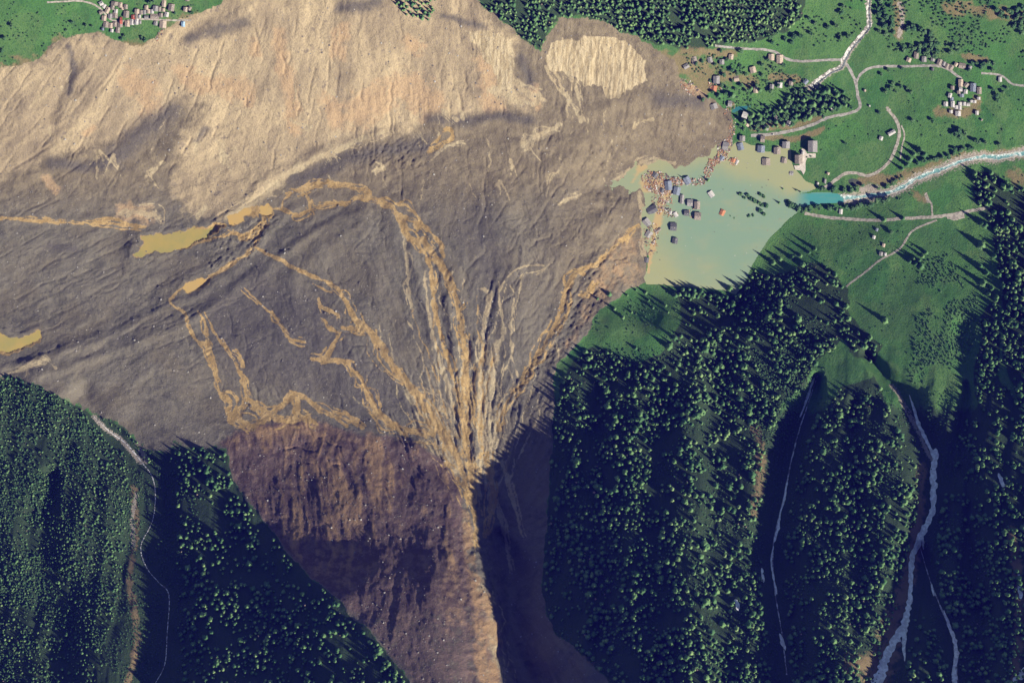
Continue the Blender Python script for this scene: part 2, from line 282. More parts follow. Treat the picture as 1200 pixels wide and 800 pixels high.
OCH = [([(545,560),(552,585),(556,610),(560,640)], [6,5,4,2]), ([(572,540),(576,570),(574,600),(570,630)], [5,5,4,2]), ([(222,333),(211,340),(200,354),(212,364),(218,372),(221,384),(230,398),(240,405),(246,420),(251,428),(254,444),(258,460),(270,470),(268,486),(280,491),(296,500)], [2,2,2.5,2.5,2,2.5,3,4,4,3,3,4,6,4,6,8]),
 ([(232,364),(238,376),(241,392),(243,406),(246,420)], 2.2), ([(240,366),(248,382),(258,398),(270,413),(279,432),(286,448),(289,465)], [1.2,2,2,1.6,1.8,2,3]),
 ([(272,410),(280,418),(283,430)], 1.4), ([(289,465),(280,480),(268,494)], [5,4,3]), ([(289,466),(303,478),(316,486)], 6), ([(316,486),(330,474),(346,461),(362,468),(376,478),(392,488),(408,498)], [5,5,4,3,3,3,2]),
 ([(296,498),(318,490),(340,495),(360,490),(372,497)], [4,8,6,7,4]), ([(345,463),(348,478),(346,492)], 3), ([(390,482),(412,490),(425,500)], 3),
 ([(298,290),(310,296),(326,303),(345,315),(370,325),(392,336),(403,350),(412,366),(422,380),(438,396),(452,414),(466,436),(483,455),(498,474),(512,498),(527,520),(538,540),(548,562)], [2.5,4,5,5,5,6,6,6,7,9,10,9,9,10,10,9,8,5]),
 ([(401,384),(414,386),(426,388)], 4), ([(400,390),(390,402),(380,418),(366,420)], [3,2,4,5]), ([(366,420),(384,424),(402,424),(414,434),(424,446),(432,462),(440,480),(456,496),(480,505),(508,508)], [3,4,4,5,6,7,8,10,9,8]),
 ([(285,337),(300,351),(314,364),(328,378),(340,396),(358,401)], [1.5,2,2.4,2.6,3,3]), ([(372,350),(376,360),(388,366),(397,372)], [1,2,3,3]), ([(376,372),(384,382),(396,390)], 1.2),
 ([(318,246),(330,246),(338,250),(348,254),(360,248),(372,242),(392,239),(410,236),(422,233),(438,234),(450,240),(462,246),(472,258),(478,272),(488,284),(496,296)], [2,2.5,3,3.5,4,3,2.4,2.6,3,2.6,2.6,2.4,2.6,4,5,6]),
 ([(330,246),(332,236),(340,228),(350,222),(362,216),(378,214),(392,217),(410,219),(426,222),(432,230)], [2,2,2.4,4,3,3,2.6,2,2.4,2]), ([(352,222),(360,232),(364,242),(368,250)], [3,3,3,2]), ([(336,226),(352,224),(366,220),(376,218)], [2,3,3,2]),
 ([(444,234),(454,232),(466,240),(476,240),(486,250),(494,262),(504,272),(514,284),(520,298)], [2,2,2.4,3,2,2.4,3,5,7]), ([(470,250),(482,260),(492,262),(486,268)], 3),
 ([(496,280),(504,294),(514,306),(524,322),(531,340),(536,362),(541,386),(545,408),(547,432),(549,452),(549,474),(546,494),(548,520),(552,548),(556,574)], [6,10,10,9,7,6,5.5,5,4.5,6,5,3.5,4,4,3]),
 ([(500,298),(505,318),(508,342),(511,366),(516,392),(524,420),(531,444),(537,468),(541,492),(547,520),(553,552)], [6,6,6,5,5,5,4,4,4,4,3]),
 ([(536,560),(546,575),(550,590)], [4,3,2]), ([(572,530),(576,556)], [4,1]),
 ([(735,276),(718,292),(702,306),(686,314),(672,324),(664,340),(658,360),(650,382),(640,400),(628,422),(614,446),(598,466),(588,484),(582,504)], [2,3,4,5,7,7,6,6,5,5,5,4,4,3]),
 ([(748,262),(738,272),(728,284)], 3), ([(700,330),(690,342),(680,346)], 3.5), ([(-20,395),(8,402)], 3),
 ([(225,288),(245,281),(262,277),(276,274),(286,277),(298,271),(308,262),(310,254)], [2,2,2,2.5,3,3,3.5,3]), ([(298,288),(301,279),(305,270)], 3), ([(300,288),(282,302),(262,315),(246,324)], [2,1,1,2]),
 ([(-20,255),(30,258),(80,262),(130,262),(170,266)], [3,3,2,3,2]), ([(505,170),(525,152),(530,160),(520,168),(500,178)], 1.2)]
braid = .55 * fbm(ANG * 55, rad / 32, 1.0, 3, .65, 139) * sstep(460, 400, rad) + .55 * fbm(GX, GY, 8, 4, .65, 140)
for p, wd in OCH: braid_course(ochre, p, wd, 8)
for s, lv in (pool_s['big'], pool_s['upper'], pool_s['joint'], pool_s['fork'], pool_s['edge']): ochre = np.maximum(ochre, np.clip(1 - np.maximum(s, 0) / 3.5, 0, 1))
PALE = [([(574,556),(582,590),(592,630),(600,670)], [6,5,4,2]), ([(588,540),(600,580),(612,630)], [5,4,2]), ([(606,98),(620,110),(640,118)], [8,8,4]), ([(640,78),(648,96),(662,112),(676,132)], [4,3,3,3]), ([(720,212),(745,195),(762,187),(790,192)], 4), ([(749,226),(752,250),(753,275),(757,305)], 4), ([(560,690),(570,730),(576,780),(580,830)], [14,20,22,22]), ([(541,600),(542,625),(540,655)], [5,8,9]), ([(470,440),(500,480),(525,520),(545,560)], [8,20,26,14]), ([(575,430),(572,480),(570,530),(570,560)], [10,22,22,10]), ([(470,262),(474,280),(476,300),(478,325),(480,345),(483,362)], [5,5,4,4,3,2]), ([(498,318),(500,345),(505,380),(512,410),(522,445),(530,475),(536,510)], [4,3,3,3,3,4,3]),
 ([(560,338),(572,343),(572,356),(568,374),(566,400),(564,430),(562,462),(563,500),(566,535),(570,570)], [4,6,6,5,4,4,5,6,7,6]),
 ([(636,310),(618,312),(602,318),(591,328),(584,344),(588,368),(590,388),(580,410),(576,440),(574,468),(572,500),(571,540)], [1.6,2,2,2.4,3,2.6,5,9,9,11,9,7]),
 ([(648,308),(628,318),(612,322),(609,340),(602,366),(598,388)], [1.5,2,2,1.6,1.5,2]), ([(590,470),(584,490),(578,520),(574,550)], [4,5,6,5]),
 ([(322,216),(345,200),(365,188),(385,180),(405,172),(430,160),(460,153)], [9,9,8,7,6,5,2]), ([(268,252),(290,242),(312,226),(330,212)], [10,10,10,9]),
 ([(500,190),(515,180),(528,170),(545,168)], 2), ([(612,170),(630,160),(645,152),(656,146)], [8,9,7,5]), ([(520,130),(535,140)], 4), ([(528,110),(538,125),(543,140)], 4),
 ([(255,165),(262,185),(270,200)], [4,7,2]), ([(175,205),(185,195),(192,190)], [3,5,3]), ([(140,250),(175,250),(190,260)], [6,9,4]), ([(232,255),(240,245),(243,238)], [5,7,3]),
 ([(650,85),(660,105),(672,125),(681,143)], [4,3,3,4]), ([(665,85),(674,100),(680,122),(682,140)], [5,4,2,3]), ([(575,105),(600,118),(630,122)], [10,10,5]), ([(745,215),(755,195),(775,188)], [4,6,3]), ([(742,150),(750,143),(765,140)], 3),
 ([(340,140),(365,150)], 3), ([(640,230),(645,210),(655,200)], 3), ([(655,240),(670,232),(680,228)], 3), ([(440,190),(448,196),(436,200)], 2), ([(0,440),(30,432),(60,424)], [3,3,1.5]), ([(30,440),(36,425),(50,418),(66,432)], 1.6)]
for p, wd in PALE: braid_course(pale, p, wd, 3, .8)
groove = Z0()
for k in range(140):        # thin runnels that spread from the mouth of the ravine
    a0 = rst.gauss(-.09, .21); r0 = rst.uniform(45, 150); r1 = r0 + rst.uniform(40, 190); rr_ = np.arange(r0, r1, 5.0); ph = rst.uniform(0, 99)
    aa = a0 * (.75 + .25 * np.minimum(rr_ / 200, 1)) + .05 * vn(rr_ / 34, rr_ * 0 + ph, 57) - .0012 * np.sign(a0) * np.maximum(rr_ - 150, 0) * .4
    pp = np.stack([566 + rr_ * np.sin(aa), 650 - rr_ * np.cos(aa)], 1); wq = np.full(len(rr_), rst.uniform(.8, 1.7))
    if k % 3 == 0: line_field(groove, pp, wq * 1.6, TX, TY, 1)
    elif k % 3 == 1: line_field(pale, pp, wq, TX, TY, 1, rst.uniform(.45, .9))
    elif a0 < .05: line_field(ochre, pp, wq * .9, TX, TY, 1, rst.uniform(.25, .6))
gr2 = Z0()
for k in range(230):        # fine runnels straight down the sunny slope
    x0 = rst.uniform(-30, 760); y0 = rst.uniform(-10, 190); ln = rst.uniform(14, 62); n_ = int(ln / 4) + 3; t_ = np.linspace(0, ln, n_)
    sh_ = np.interp(x0, [0, 150, 300, 450, 600, 800], [.75, .6, .25, 0., -.05, .3]); pp = np.stack([x0 - sh_ * t_ + 2.2 * vn(t_ / 9, t_ * 0 + k, 61), y0 + t_], 1)
    if k % 4: line_field(gr2, pp, np.full(n_, rst.uniform(.9, 1.9)), GX, GY, 1, rst.uniform(.3, 1) ** 1.5)
    else: line_field(pale, pp, np.full(n_, rst.uniform(.8, 1.8)), TX, TY, 1, rst.uniform(.3, .7))
for k, (x0, y0, ln, sx) in enumerate([(247,140,26,-.45),(255,146,14,-.4),(290,112,14,0),(386,60,50,-.05),(300,30,26,.1),(395,90,22,.05),(85,60,52,-.1),(150,140,30,-.6),(205,108,30,-.5),(175,118,34,-.7),(225,160,26,-.6),(195,180,22,-.5),(330,60,30,.2),(540,110,26,.1),(590,118,22,0),(140,165,20,-.7),(60,170,30,-1.6),(105,185,26,-1.5),(545,85,30,0),(350,110,26,0)]):
    t_ = np.linspace(0, ln, 8); line_field(gr2, np.stack([x0 + sx * t_ + 1.5 * vn(t_ / 8, t_ * 0 + k, 65), y0 + t_], 1), [.5, 1.4, 2.0, 2.2, 2.0, 1.7, 1.2, .4], GX + 1.5 * fbm(GX, GY, 5, 2, .6, 67), GY, 1, 1.1)
for k in range(26):         # pale splashes of fresh mud
    x0 = rst.uniform(20, 620); y0 = rst.uniform(30, 215)
    for q in range(6):
        t_ = np.linspace(0, rst.uniform(8, 26), 6); a_ = rst.gauss(0, .35); line_field(pale, np.stack([x0 + a_ * t_ + 1.2 * vn(t_ / 5, t_ * 0 + k * 7 + q, 66), y0 + t_], 1), np.linspace(2.2, .7, 6), TX, TY, 1, rst.uniform(.3, .85))
for k in range(60):         # slanting flow lines on the left of the debris
    x0 = rst.uniform(-30, 260); y0 = rst.uniform(250, 440); ln = rst.uniform(20, 90); n_ = int(ln / 4) + 3; t_ = np.linspace(0, ln, n_)
    line_field(gr2, np.stack([x0 + t_ * .88, y0 - t_ * .45 + 3 * vn(t_ / 16, t_ * 0 + k, 62)], 1), np.full(n_, rst.uniform(.9, 1.8)), GX, GY, 1, rst.uniform(.3, 1))
for k in range(170):        # short cracks over the whole fan
    a0 = rst.uniform(-1.1, .45); r0 = rst.uniform(110, 400); ln = rst.uniform(12, 55); n_ = int(ln / 4) + 3; t_ = np.linspace(0, ln, n_); aa = a0 + .03 * vn(t_ / 11, t_ * 0 + k, 64) + rst.uniform(-.002, .002) * t_
    line_field(gr2, np.stack([566 + (r0 + t_) * np.sin(aa), 650 - (r0 + t_) * np.cos(aa)], 1), np.full(n_, rst.uniform(.8, 1.9)), GX, GY, 1, rst.uniform(.25, 1))
for k in range(70):         # ploughed lines towards the dam
    x0 = rst.uniform(590, 720); y0 = rst.uniform(170, 420); ln = rst.uniform(10, 46); n_ = int(ln / 4) + 3; t_ = np.linspace(0, ln, n_)
    line_field(gr2, np.stack([x0 + t_ * .55, y0 - t_ * .8 + 3 * vn(t_ / 12, t_ * 0 + k, 63)], 1), np.full(n_, rst.uniform(.9, 1.8)), GX, GY, 1, rst.uniform(.3, 1))
Z -= (2.2 * groove + 2.3 * gr2 * (1 + .9 * fbm(GX, GY, 11, 3, .6, 68)) * (lsd > 2)) * debris
SCARP = [(640,76),(646,56),(664,43),(690,42),(728,44),(745,58),(757,76),(756,96),(742,106),(735,112),(720,119),(704,112),(690,104),(676,92),(662,84),(650,82)]
ochre = np.where(ochre > 0, np.clip(ochre * 1.15 + braid * .75 * sstep(0, .25, ochre), 0, 1), 0); pale = np.where(pale > 0, np.clip(pale + braid * .9 * sstep(0, .2, pale), 0, 1), 0)
drip = 7 * np.abs(vn(GX / 5, GX * 0 + .3, 58)) * sstep(60, 100, GY)
scarp = zone(SCARP, 3, X=WX + 9 * fbm(GX, GY, 26, 4, .65, 59), Y=WY + drip + 8 * fbm(GX, GY, 26, 4, .65, 60))
SCARP2 = [(545,36),(585,38),(602,50),(606,72),(600,92),(606,102),(596,118),(586,118),(580,90),(560,60)]
scarp = np.maximum(scarp, .75 * zone(SCARP2, 6, X=TX, Y=TY))
Z += scarp * 1.4 * fbm((WX + .08 * WY) / 3.0, WY / 26, 1.0, 3, .6, 201)
Z -= .45 * sstep(.1, .6, ochre) * debris + .3 * sstep(.2, .7, pale) * debris * (1 - UPR)
peach = Z0()
for p, r in [([(150,95),(170,105),(175,120)], 22), ([(215,90),(245,100),(285,105)], 20), ([(297,52),(300,62)], 12), ([(325,40),(335,80),(340,110),(345,150)], 14), ([(385,120),(395,140)], 18),
    ([(420,130),(470,105),(500,118)], 30), ([(570,70),(575,100),(580,120)], 22), ([(478,48),(490,55)], 14), ([(395,60),(400,40)], 18), ([(265,98),(290,115)], 16), ([(100,155),(110,150)], 6), ([(145,248),(170,252)], 16), ([(55,210),(65,222)], 8), ([(625,100),(630,125)], 8), ([(805,95),(812,104),(820,110)], 9)]:
    line_field(peach, p, float(r))
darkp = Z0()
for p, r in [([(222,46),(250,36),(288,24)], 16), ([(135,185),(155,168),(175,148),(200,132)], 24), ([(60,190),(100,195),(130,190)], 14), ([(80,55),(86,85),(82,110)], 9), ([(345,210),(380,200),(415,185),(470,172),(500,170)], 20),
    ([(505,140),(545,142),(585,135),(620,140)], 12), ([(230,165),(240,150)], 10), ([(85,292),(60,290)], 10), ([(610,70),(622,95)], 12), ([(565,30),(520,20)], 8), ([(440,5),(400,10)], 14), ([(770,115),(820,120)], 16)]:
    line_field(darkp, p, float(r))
darkp = np.maximum(darkp, .85 * sstep(26, -34, poly_sdf([(225,345),(300,305),(370,335),(420,385),(465,440),(500,480),(440,500),(340,465),(280,455),(240,410)], QX, QY, 40)) * (1 - sstep(.1, .4, pale)))  # fan interior: darker debris, plus shade of its turned-away slope put into the colour
darkp = np.maximum(darkp, .7 * sstep(26, -30, poly_sdf([(545,230),(590,240),(600,330),(570,400),(555,330),(530,280)], QX, QY, 40)))  # west-facing bank beside the main channel, its shade painted into the colour
tan = sstep(300, 150, GY) * sstep(430, 700, GX)            # the slope towards the village is browner
tan = np.maximum(tan, sstep(275, 195, QY + 14 * st) * .95); tan = np.maximum(tan, sstep(420, 280, GY) * sstep(560, 720, GX) * .8)
orange = brown * np.clip(.34 + 1.3 * stb + .5 * fbm(GX, GY, 60, 2, .5, 212), 0, 1) * (1 - .55 * sstep(620, 700, GY)); orange = np.maximum(orange, .8 * brown * sstep(545, 488, GY + 16 * fbm(GX, GY, 14, 3, .6, 213))); orange = np.maximum(orange, .55 * zone([(700,300),(735,268),(752,280),(757,330),(735,338),(700,365),(680,395),(655,425),(640,440),(660,400),(680,350)], 12))
brown_c = brown * (1 - .4 * sstep(655, 740, QY)) * 1.0
orange = np.maximum(orange, sstep(0, .8, line_field(Z0(), [(546,600),(550,660),(560,690),(568,720),(572,760),(572,800),(575,860)], [10,14,20,28,32,32,32])) * np.clip(.75 + .9 * fbm(GX, GY, 16, 4, .65, 214), 0, 1))
snow = Z0()
dry = Z0()       # dry, brownish ground among the meadows
for p, r in [([(800,78),(830,85),(820,100)], 22), ([(845,88),(880,95)], 12), ([(780,65),(800,70)], 10), ([(905,90),(935,92)], 9), ([(880,150),(930,148),(965,138)], 6), ([(890,160),(930,162),(965,150)], 5), ([(1010,212),(1060,206),(1100,190)], 9),
    ([(1110,10),(1150,12),(1200,22)], 12), ([(1130,65),(1155,70)], 7), ([(1050,0),(1055,20),(1053,40)], 10), ([(1100,130),(1140,132),(1145,115)], 9), ([(1120,185),(1200,180)], 9), ([(1070,225),(1085,235)], 8), ([(1185,205),(1195,212)], 12), ([(10,85),(30,80)], 22), ([(60,62),(72,48)], 12),
    ([(205,35),(225,25)], 18), ([(150,55),(190,55)], 12), ([(800,60),(860,62)], 8), ([(156,575),(160,615),(152,680),(160,740),(150,800)], 6), ([(1080,545),(1078,600),(1062,680),(1040,750),(1020,800)], [7,9,13,20,26]), ([(886,500),(893,540),(885,600)], 8), ([(1000,780),(1040,770)], 20), ([(1185,620),(1195,700),(1190,800)], 9), ([(700,800),(680,780)], 18)]:
    line_field(dry, p, r if not np.isscalar(r) else float(r))
gravel = Z0()
for p, r in [(RIVER, 11), (STREAM_N, 5), ([(948,102),(956,100)], 7), ([(1055,5),(1057,25),(1054,42)], 5), (G_L[1:5], 5), ([(165,525),(172,540)], 5), ([(160,580),(156,610),(157,640)], 4), ([(1045,450),(1075,500),(1092,540)], 5), ([(1012,222),(1030,222)], 8), ([(1040,128),(1050,140)], 3), ([(1085,228),(1088,236)], 4)]:
    line_field(gravel, p, float(r))
forest = Z0()

# ------------------------------------------------------------------ mapping between photo pixels and the ground
def zat(px, py):
    j = np.clip(np.searchsorted(xs, px) - 1, 0, NX - 2); i = np.clip(np.searchsorted(ys, py) - 1, 0, NY - 2)
    tx = (px - xs[j]) / (xs[j + 1] - xs[j]); ty = (py - ys[i]) / (ys[i + 1] - ys[i])
    return (Z[i, j] * (1 - tx) + Z[i, j + 1] * tx) * (1 - ty) + (Z[i + 1, j] * (1 - tx) + Z[i + 1, j + 1] * tx) * ty
def P(px, py, z=None):
    z = zat(px, py) if z is None else z; f = (1 - z / H) * S
    return ((px - 600) * f, (400 - py) * f, z)

# ------------------------------------------------------------------ materials
def lin(c):
    return tuple(((v / 255) / 12.92 if v / 255 <= .04045 else ((v / 255 + .055) / 1.055) ** 2.4) for v in c) + (1,)
class NT:
    def __init__(s, name):
        s.m = bpy.data.materials.new(name); s.m.use_nodes = True; s.t = s.m.node_tree
        s.b = s.t.nodes['Principled BSDF']; s.b.inputs['Roughness'].default_value = .9; s.b.inputs['Specular IOR Level'].default_value = .15
    def n(s, typ, **k):
        nd = s.t.nodes.new(typ)
        for a, v in k.items(): setattr(nd, a, v)
        return nd
    def put(s, sock, v):
        if isinstance(v, bpy.types.NodeSocket): s.t.links.new(v, sock)
        else: sock.default_value = v
    def attr(s, name, typ='GEOMETRY'): return s.n('ShaderNodeAttribute', attribute_name=name, attribute_type=typ).outputs['Fac']
    def pos(s): return s.n('ShaderNodeNewGeometry').outputs['Position']
    def noise(s, scale, detail=4, rough=.55, vec=None, stretch=None):
        nd = s.n('ShaderNodeTexNoise'); nd.inputs['Scale'].default_value = scale; nd.inputs['Detail'].default_value = detail; nd.inputs['Roughness'].default_value = rough
        v = vec or s.pos()
        if stretch:
            mp = s.n('ShaderNodeMapping'); mp.inputs['Scale'].default_value = stretch; s.put(mp.inputs['Vector'], v); v = mp.outputs[0]
        s.put(nd.inputs['Vector'], v)
        mr = s.n('ShaderNodeMapRange'); s.put(mr.inputs[0], nd.outputs['Fac']); mr.inputs[1].default_value = .3; mr.inputs[2].default_value = .7
        return mr.outputs[0]
    def math(s, op, a, b=0., c=0.):
        nd = s.n('ShaderNodeMath', operation=op); s.put(nd.inputs[0], a); s.put(nd.inputs[1], b); s.put(nd.inputs[2], c); return nd.outputs[0]
    def step(s, v, a, b, lo=0., hi=1.):
        nd = s.n('ShaderNodeMapRange', interpolation_type='SMOOTHSTEP'); s.put(nd.inputs[0], v)
        for i, q in enumerate((a, b, lo, hi)): nd.inputs[i + 1].default_value = q
        return nd.outputs[0]
    def mix(s, f, a, b):
        nd = s.n('ShaderNodeMix', data_type='RGBA'); s.put(nd.inputs[0], f); s.put(nd.inputs[6], a); s.put(nd.inputs[7], b); return nd.outputs[2]
    def edge(s, a, nz, amt, lo, hi):      # a mask broken up by noise
        return s.math('MULTIPLY', s.step(s.math('ADD', a, s.math('MULTIPLY', s.math('SUBTRACT', nz, .5), amt)), lo, hi), s.step(a, .005, .10))
    def bump(s, h, dist, strength=1.):
        nd = s.n('ShaderNodeBump'); nd.inputs['Distance'].default_value = dist; nd.inputs['Strength'].default_value = strength; s.put(nd.inputs['Height'], h)
        s.put(s.b.inputs['Normal'], nd.outputs[0])
    def col(s, c): s.put(s.b.inputs['Base Color'], c); return s.m

def terrain_material():
    t = NT('ground_cover')
    n1 = t.noise(.35, 5, .65); n2 = t.noise(.06, 5, .6); n3 = t.noise(.012, 4, .55); n4 = t.noise(1.1, 3, .6)
    grey = t.mix(t.step(n2, .3, .7), (.094, .085, .068, 1), (.142, .125, .097, 1))
    grey = t.mix(t.step(n3, .4, .65), grey, (.132, .113, .084, 1))
    grey = t.mix(t.math('MULTIPLY', t.step(t.attr('rad'), .2, .9), .6), grey, (.18, .16, .126, 1))
    tanc = t.mix(t.step(n2, .3, .7), (.170, .132, .084, 1), (.220, .172, .108, 1))
    base = t.mix(t.math('MULTIPLY', t.attr('tan'), .85), grey, tanc)
    bg_ = t.mix(t.math('ADD', t.math('MULTIPLY', t.attr('streak'), .8), t.math('MULTIPLY', n2, .2)), (.205, .158, .105, 1), (.52, .40, .24, 1))
    bg_ = t.mix(t.step(n2, .7, 1.), bg_, (.235, .185, .13, 1))
    base = t.mix(t.edge(t.attr('beige'), n2, .5, .15, .85), base, bg_)
    base = t.mix(t.math('MULTIPLY', t.edge(t.attr('peach'), n2, .9, .1, .75), .75), base, (.44, .295, .165, 1))
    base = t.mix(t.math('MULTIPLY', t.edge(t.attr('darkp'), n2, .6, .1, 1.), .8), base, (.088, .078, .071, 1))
    sc = t.mix(t.step(t.noise(.28, 4, .6, stretch=(1, .1, .3)), .35, .65), (.33, .255, .15, 1), (.47, .375, .235, 1))
    base = t.mix(t.edge(t.attr('scarp'), n2, .5, .35, .65), base, sc)
    base = t.mix(t.math('MULTIPLY', t.edge(t.attr('pale'), t.noise(.07, 6, .65), .9, .1, .7), .85), base, t.mix(n2, (.36, .275, .165, 1), (.44, .36, .225, 1)))
    br = t.mix(t.step(n2, .3, .7), (.10, .064, .058, 1), (.150, .102, .088, 1))
    base = t.mix(t.edge(t.attr('brown'), n2, .4, .3, .7), base, br)
    base = t.mix(t.math('MULTIPLY', t.edge(t.attr('orange'), n2, .5, .3, .9), .8), base, (.33, .205, .105, 1))
    oc = t.mix(t.step(n2, .35, .7), (.33, .215, .085, 1), (.43, .29, .125, 1))
    och = t.edge(t.attr('ochre'), t.noise(.075, 5, .62), .8, .10, .55)
    base = t.mix(t.math('MULTIPLY', och, .92), base, oc)
    base = t.mix(t.math('MULTIPLY', t.step(n1, .4, 1.), .6), base, t.mix(.6, base, (.075, .066, .058, 1)))
    base = t.mix(t.math('MULTIPLY', t.step(t.noise(.16, 4, .7), .55, 1.), .4), base, t.mix(.55, base, (.30, .25, .18, 1)))
    spk = t.step(n4, .92, 1.)
    base = t.mix(t.math('MULTIPLY', spk, .5), base, (.36, .32, .28, 1))
    # vegetated ground
    g = t.mix(t.step(n2, .3, .7), (.042, .130, .034, 1), (.074, .180, .046, 1))
    g = t.mix(t.step(n3, .42, .62), g, (.062, .165, .040, 1))
    n5 = t.noise(.022, 5, .6); g = t.mix(t.math('MULTIPLY', t.step(n5, .5, 1.), .8), g, (.115, .175, .062, 1)); g = t.mix(t.math('MULTIPLY', t.step(t.noise(.05, 3, .5, stretch=(1, .35, 1)), .6, 1.), .5), g, (.085, .12, .055, 1))
    vo = t.n('ShaderNodeTexVoronoi'); vo.inputs['Scale'].default_value = .017; wv = t.n('ShaderNodeVectorMath', operation='MULTIPLY_ADD'); wn = t.n('ShaderNodeTexNoise'); wn.inputs['Scale'].default_value = .02; t.put(wn.inputs['Vector'], t.pos())
    t.put(wv.inputs[0], wn.outputs['Color']); wv.inputs[1].default_value = (30, 30, 0); t.put(wv.inputs[2], t.pos()); t.put(vo.inputs['Vector'], wv.outputs[0]); sp = t.n('ShaderNodeSeparateColor'); t.put(sp.inputs[0], vo.outputs['Color'])
    g = t.mix(t.math('MULTIPLY', sp.outputs[0], .6), g, (.12, .185, .06, 1)); g = t.mix(t.math('MULTIPLY', sp.outputs[1], .5), g, (.036, .105, .034, 1))
    g = t.mix(t.step(n1, .5, .8), g, (.044, .112, .034, 1))
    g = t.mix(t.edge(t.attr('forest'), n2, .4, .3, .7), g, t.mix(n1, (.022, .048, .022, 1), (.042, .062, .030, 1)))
    g = t.mix(t.math('MULTIPLY', t.edge(t.attr('dry'), n2, .9, .15, .75), .8), g, t.mix(n2, (.17, .125, .065, 1), (.24, .165, .09, 1)))
    g = t.mix(t.edge(t.attr('gravel'), n1, .8, .35, .6), g, t.mix(n1, (.20, .165, .13, 1), (.38, .33, .28, 1)))
    veg = t.edge(t.math('SUBTRACT', 1., t.attr('debris')), t.noise(.07, 6, .65), .9, .4, .6)
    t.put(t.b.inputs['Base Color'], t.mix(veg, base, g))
    t.bump(t.math('ADD', n1, t.math('MULTIPLY', n4, .4)), 1.0, .8)
    return t.m
TERR = terrain_material()

def simple(name, c1, c2, scale=.5, rough=.85, spec=.2, bump=0, stretch=None):
    t = NT(name); n = t.noise(scale, 4, .6, stretch=stretch); t.col(t.mix(t.step(n, .3, .7), c1 + (1,), c2 + (1,)))
    t.b.inputs['Roughness'].default_value = rough; t.b.inputs['Specular IOR Level'].default_value = spec
    if bump: t.bump(n, bump)
    return t.m
MAT = {'road': simple('pale_track', (.22, .19, .16), (.36, .32, .27), .25), 'asphalt': simple('worn_lane', (.20, .18, .165), (.31, .285, .26), .2),
 'snow': simple('old_snow', (.60, .58, .60), (.82, .82, .84), .15, .6, .3, .4), 'rubble': simple('plaza', (.38, .33, .29), (.50, .45, .40), .4),
 'pool': None, 'trunk': simple('bark', (.06, .045, .032), (.12, .09, .065), 1.), 'wall_wood': simple('dark_timber', (.07, .045, .03), (.15, .10, .065), 1., stretch=(1, 1, 6)),
 'wall_white': simple('render_wall', (.55, .50, .44), (.68, .63, .56), .8), 'turq': simple('turquoise_water', (.03, .13, .14), (.05, .17, .16), .03, .25, .4)}
ROOF = {}
for k, a, b in [('grey', (.20, .185, .18), (.29, .27, .26)), ('brown', (.19, .155, .13), (.30, .25, .21)), ('dark', (.075, .075, .085), (.13, .125, .13)), ('slate', (.13, .15, .19), (.21, .23, .28)),
                ('pale', (.36, .33, .31), (.50, .47, .45)), ('tan', (.34, .26, .20), (.46, .37, .29)), ('rust', (.32, .12, .06), (.44, .19, .10)), ('red', (.33, .07, .05), (.42, .12, .08)), ('blue', (.25, .38, .50), (.36, .50, .62))]:
    ROOF[k] = simple(k + '_roof', a, b, .7, .75, .25, .25)

def set_attr(me, name, v):
    a = me.attributes.new(name, 'FLOAT', 'POINT'); a.data.foreach_set('value', np.ascontiguousarray(v, np.float32).ravel())
def grid_obj(name, sel, Zg, mat, attrs=(), smooth=True, kind='structure'):
    """mesh of the grid cells in sel; vertices sit on the ground heights Zg"""
    i, j = np.nonzero(sel); vid = np.stack([i * NX + j, (i + 1) * NX + j, (i + 1) * NX + j + 1, i * NX + j + 1], 1)
    u, inv = np.unique(vid.ravel(), return_inverse=True); n = len(u); nf = len(i)
    zz = Zg.ravel()[u]; f = (1 - zz / H) * S
    co = np.stack([(GX.ravel()[u] - 600) * f, (400 - GY.ravel()[u]) * f, zz], 1).astype(np.float32)
    me = bpy.data.meshes.new(name); me.vertices.add(n); me.vertices.foreach_set('co', co.ravel())
    me.loops.add(nf * 4); me.loops.foreach_set('vertex_index', inv.astype(np.int32).ravel())
    me.polygons.add(nf); me.polygons.foreach_set('loop_start', np.arange(0, nf * 4, 4, dtype=np.int32))
    me.update(calc_edges=True)
    if smooth: me.polygons.foreach_set('use_smooth', np.ones(nf, bool))
    for k, v in attrs: set_attr(me, k, v.ravel()[u])
    me.materials.append(mat); o = bpy.data.objects.new(name, me); C.objects.link(o)
    if kind: o['kind'] = kind
    return o
def tag(o, label, cat, group=None):
    o['label'] = label; o['category'] = cat
    if group: o['group'] = group
    return o

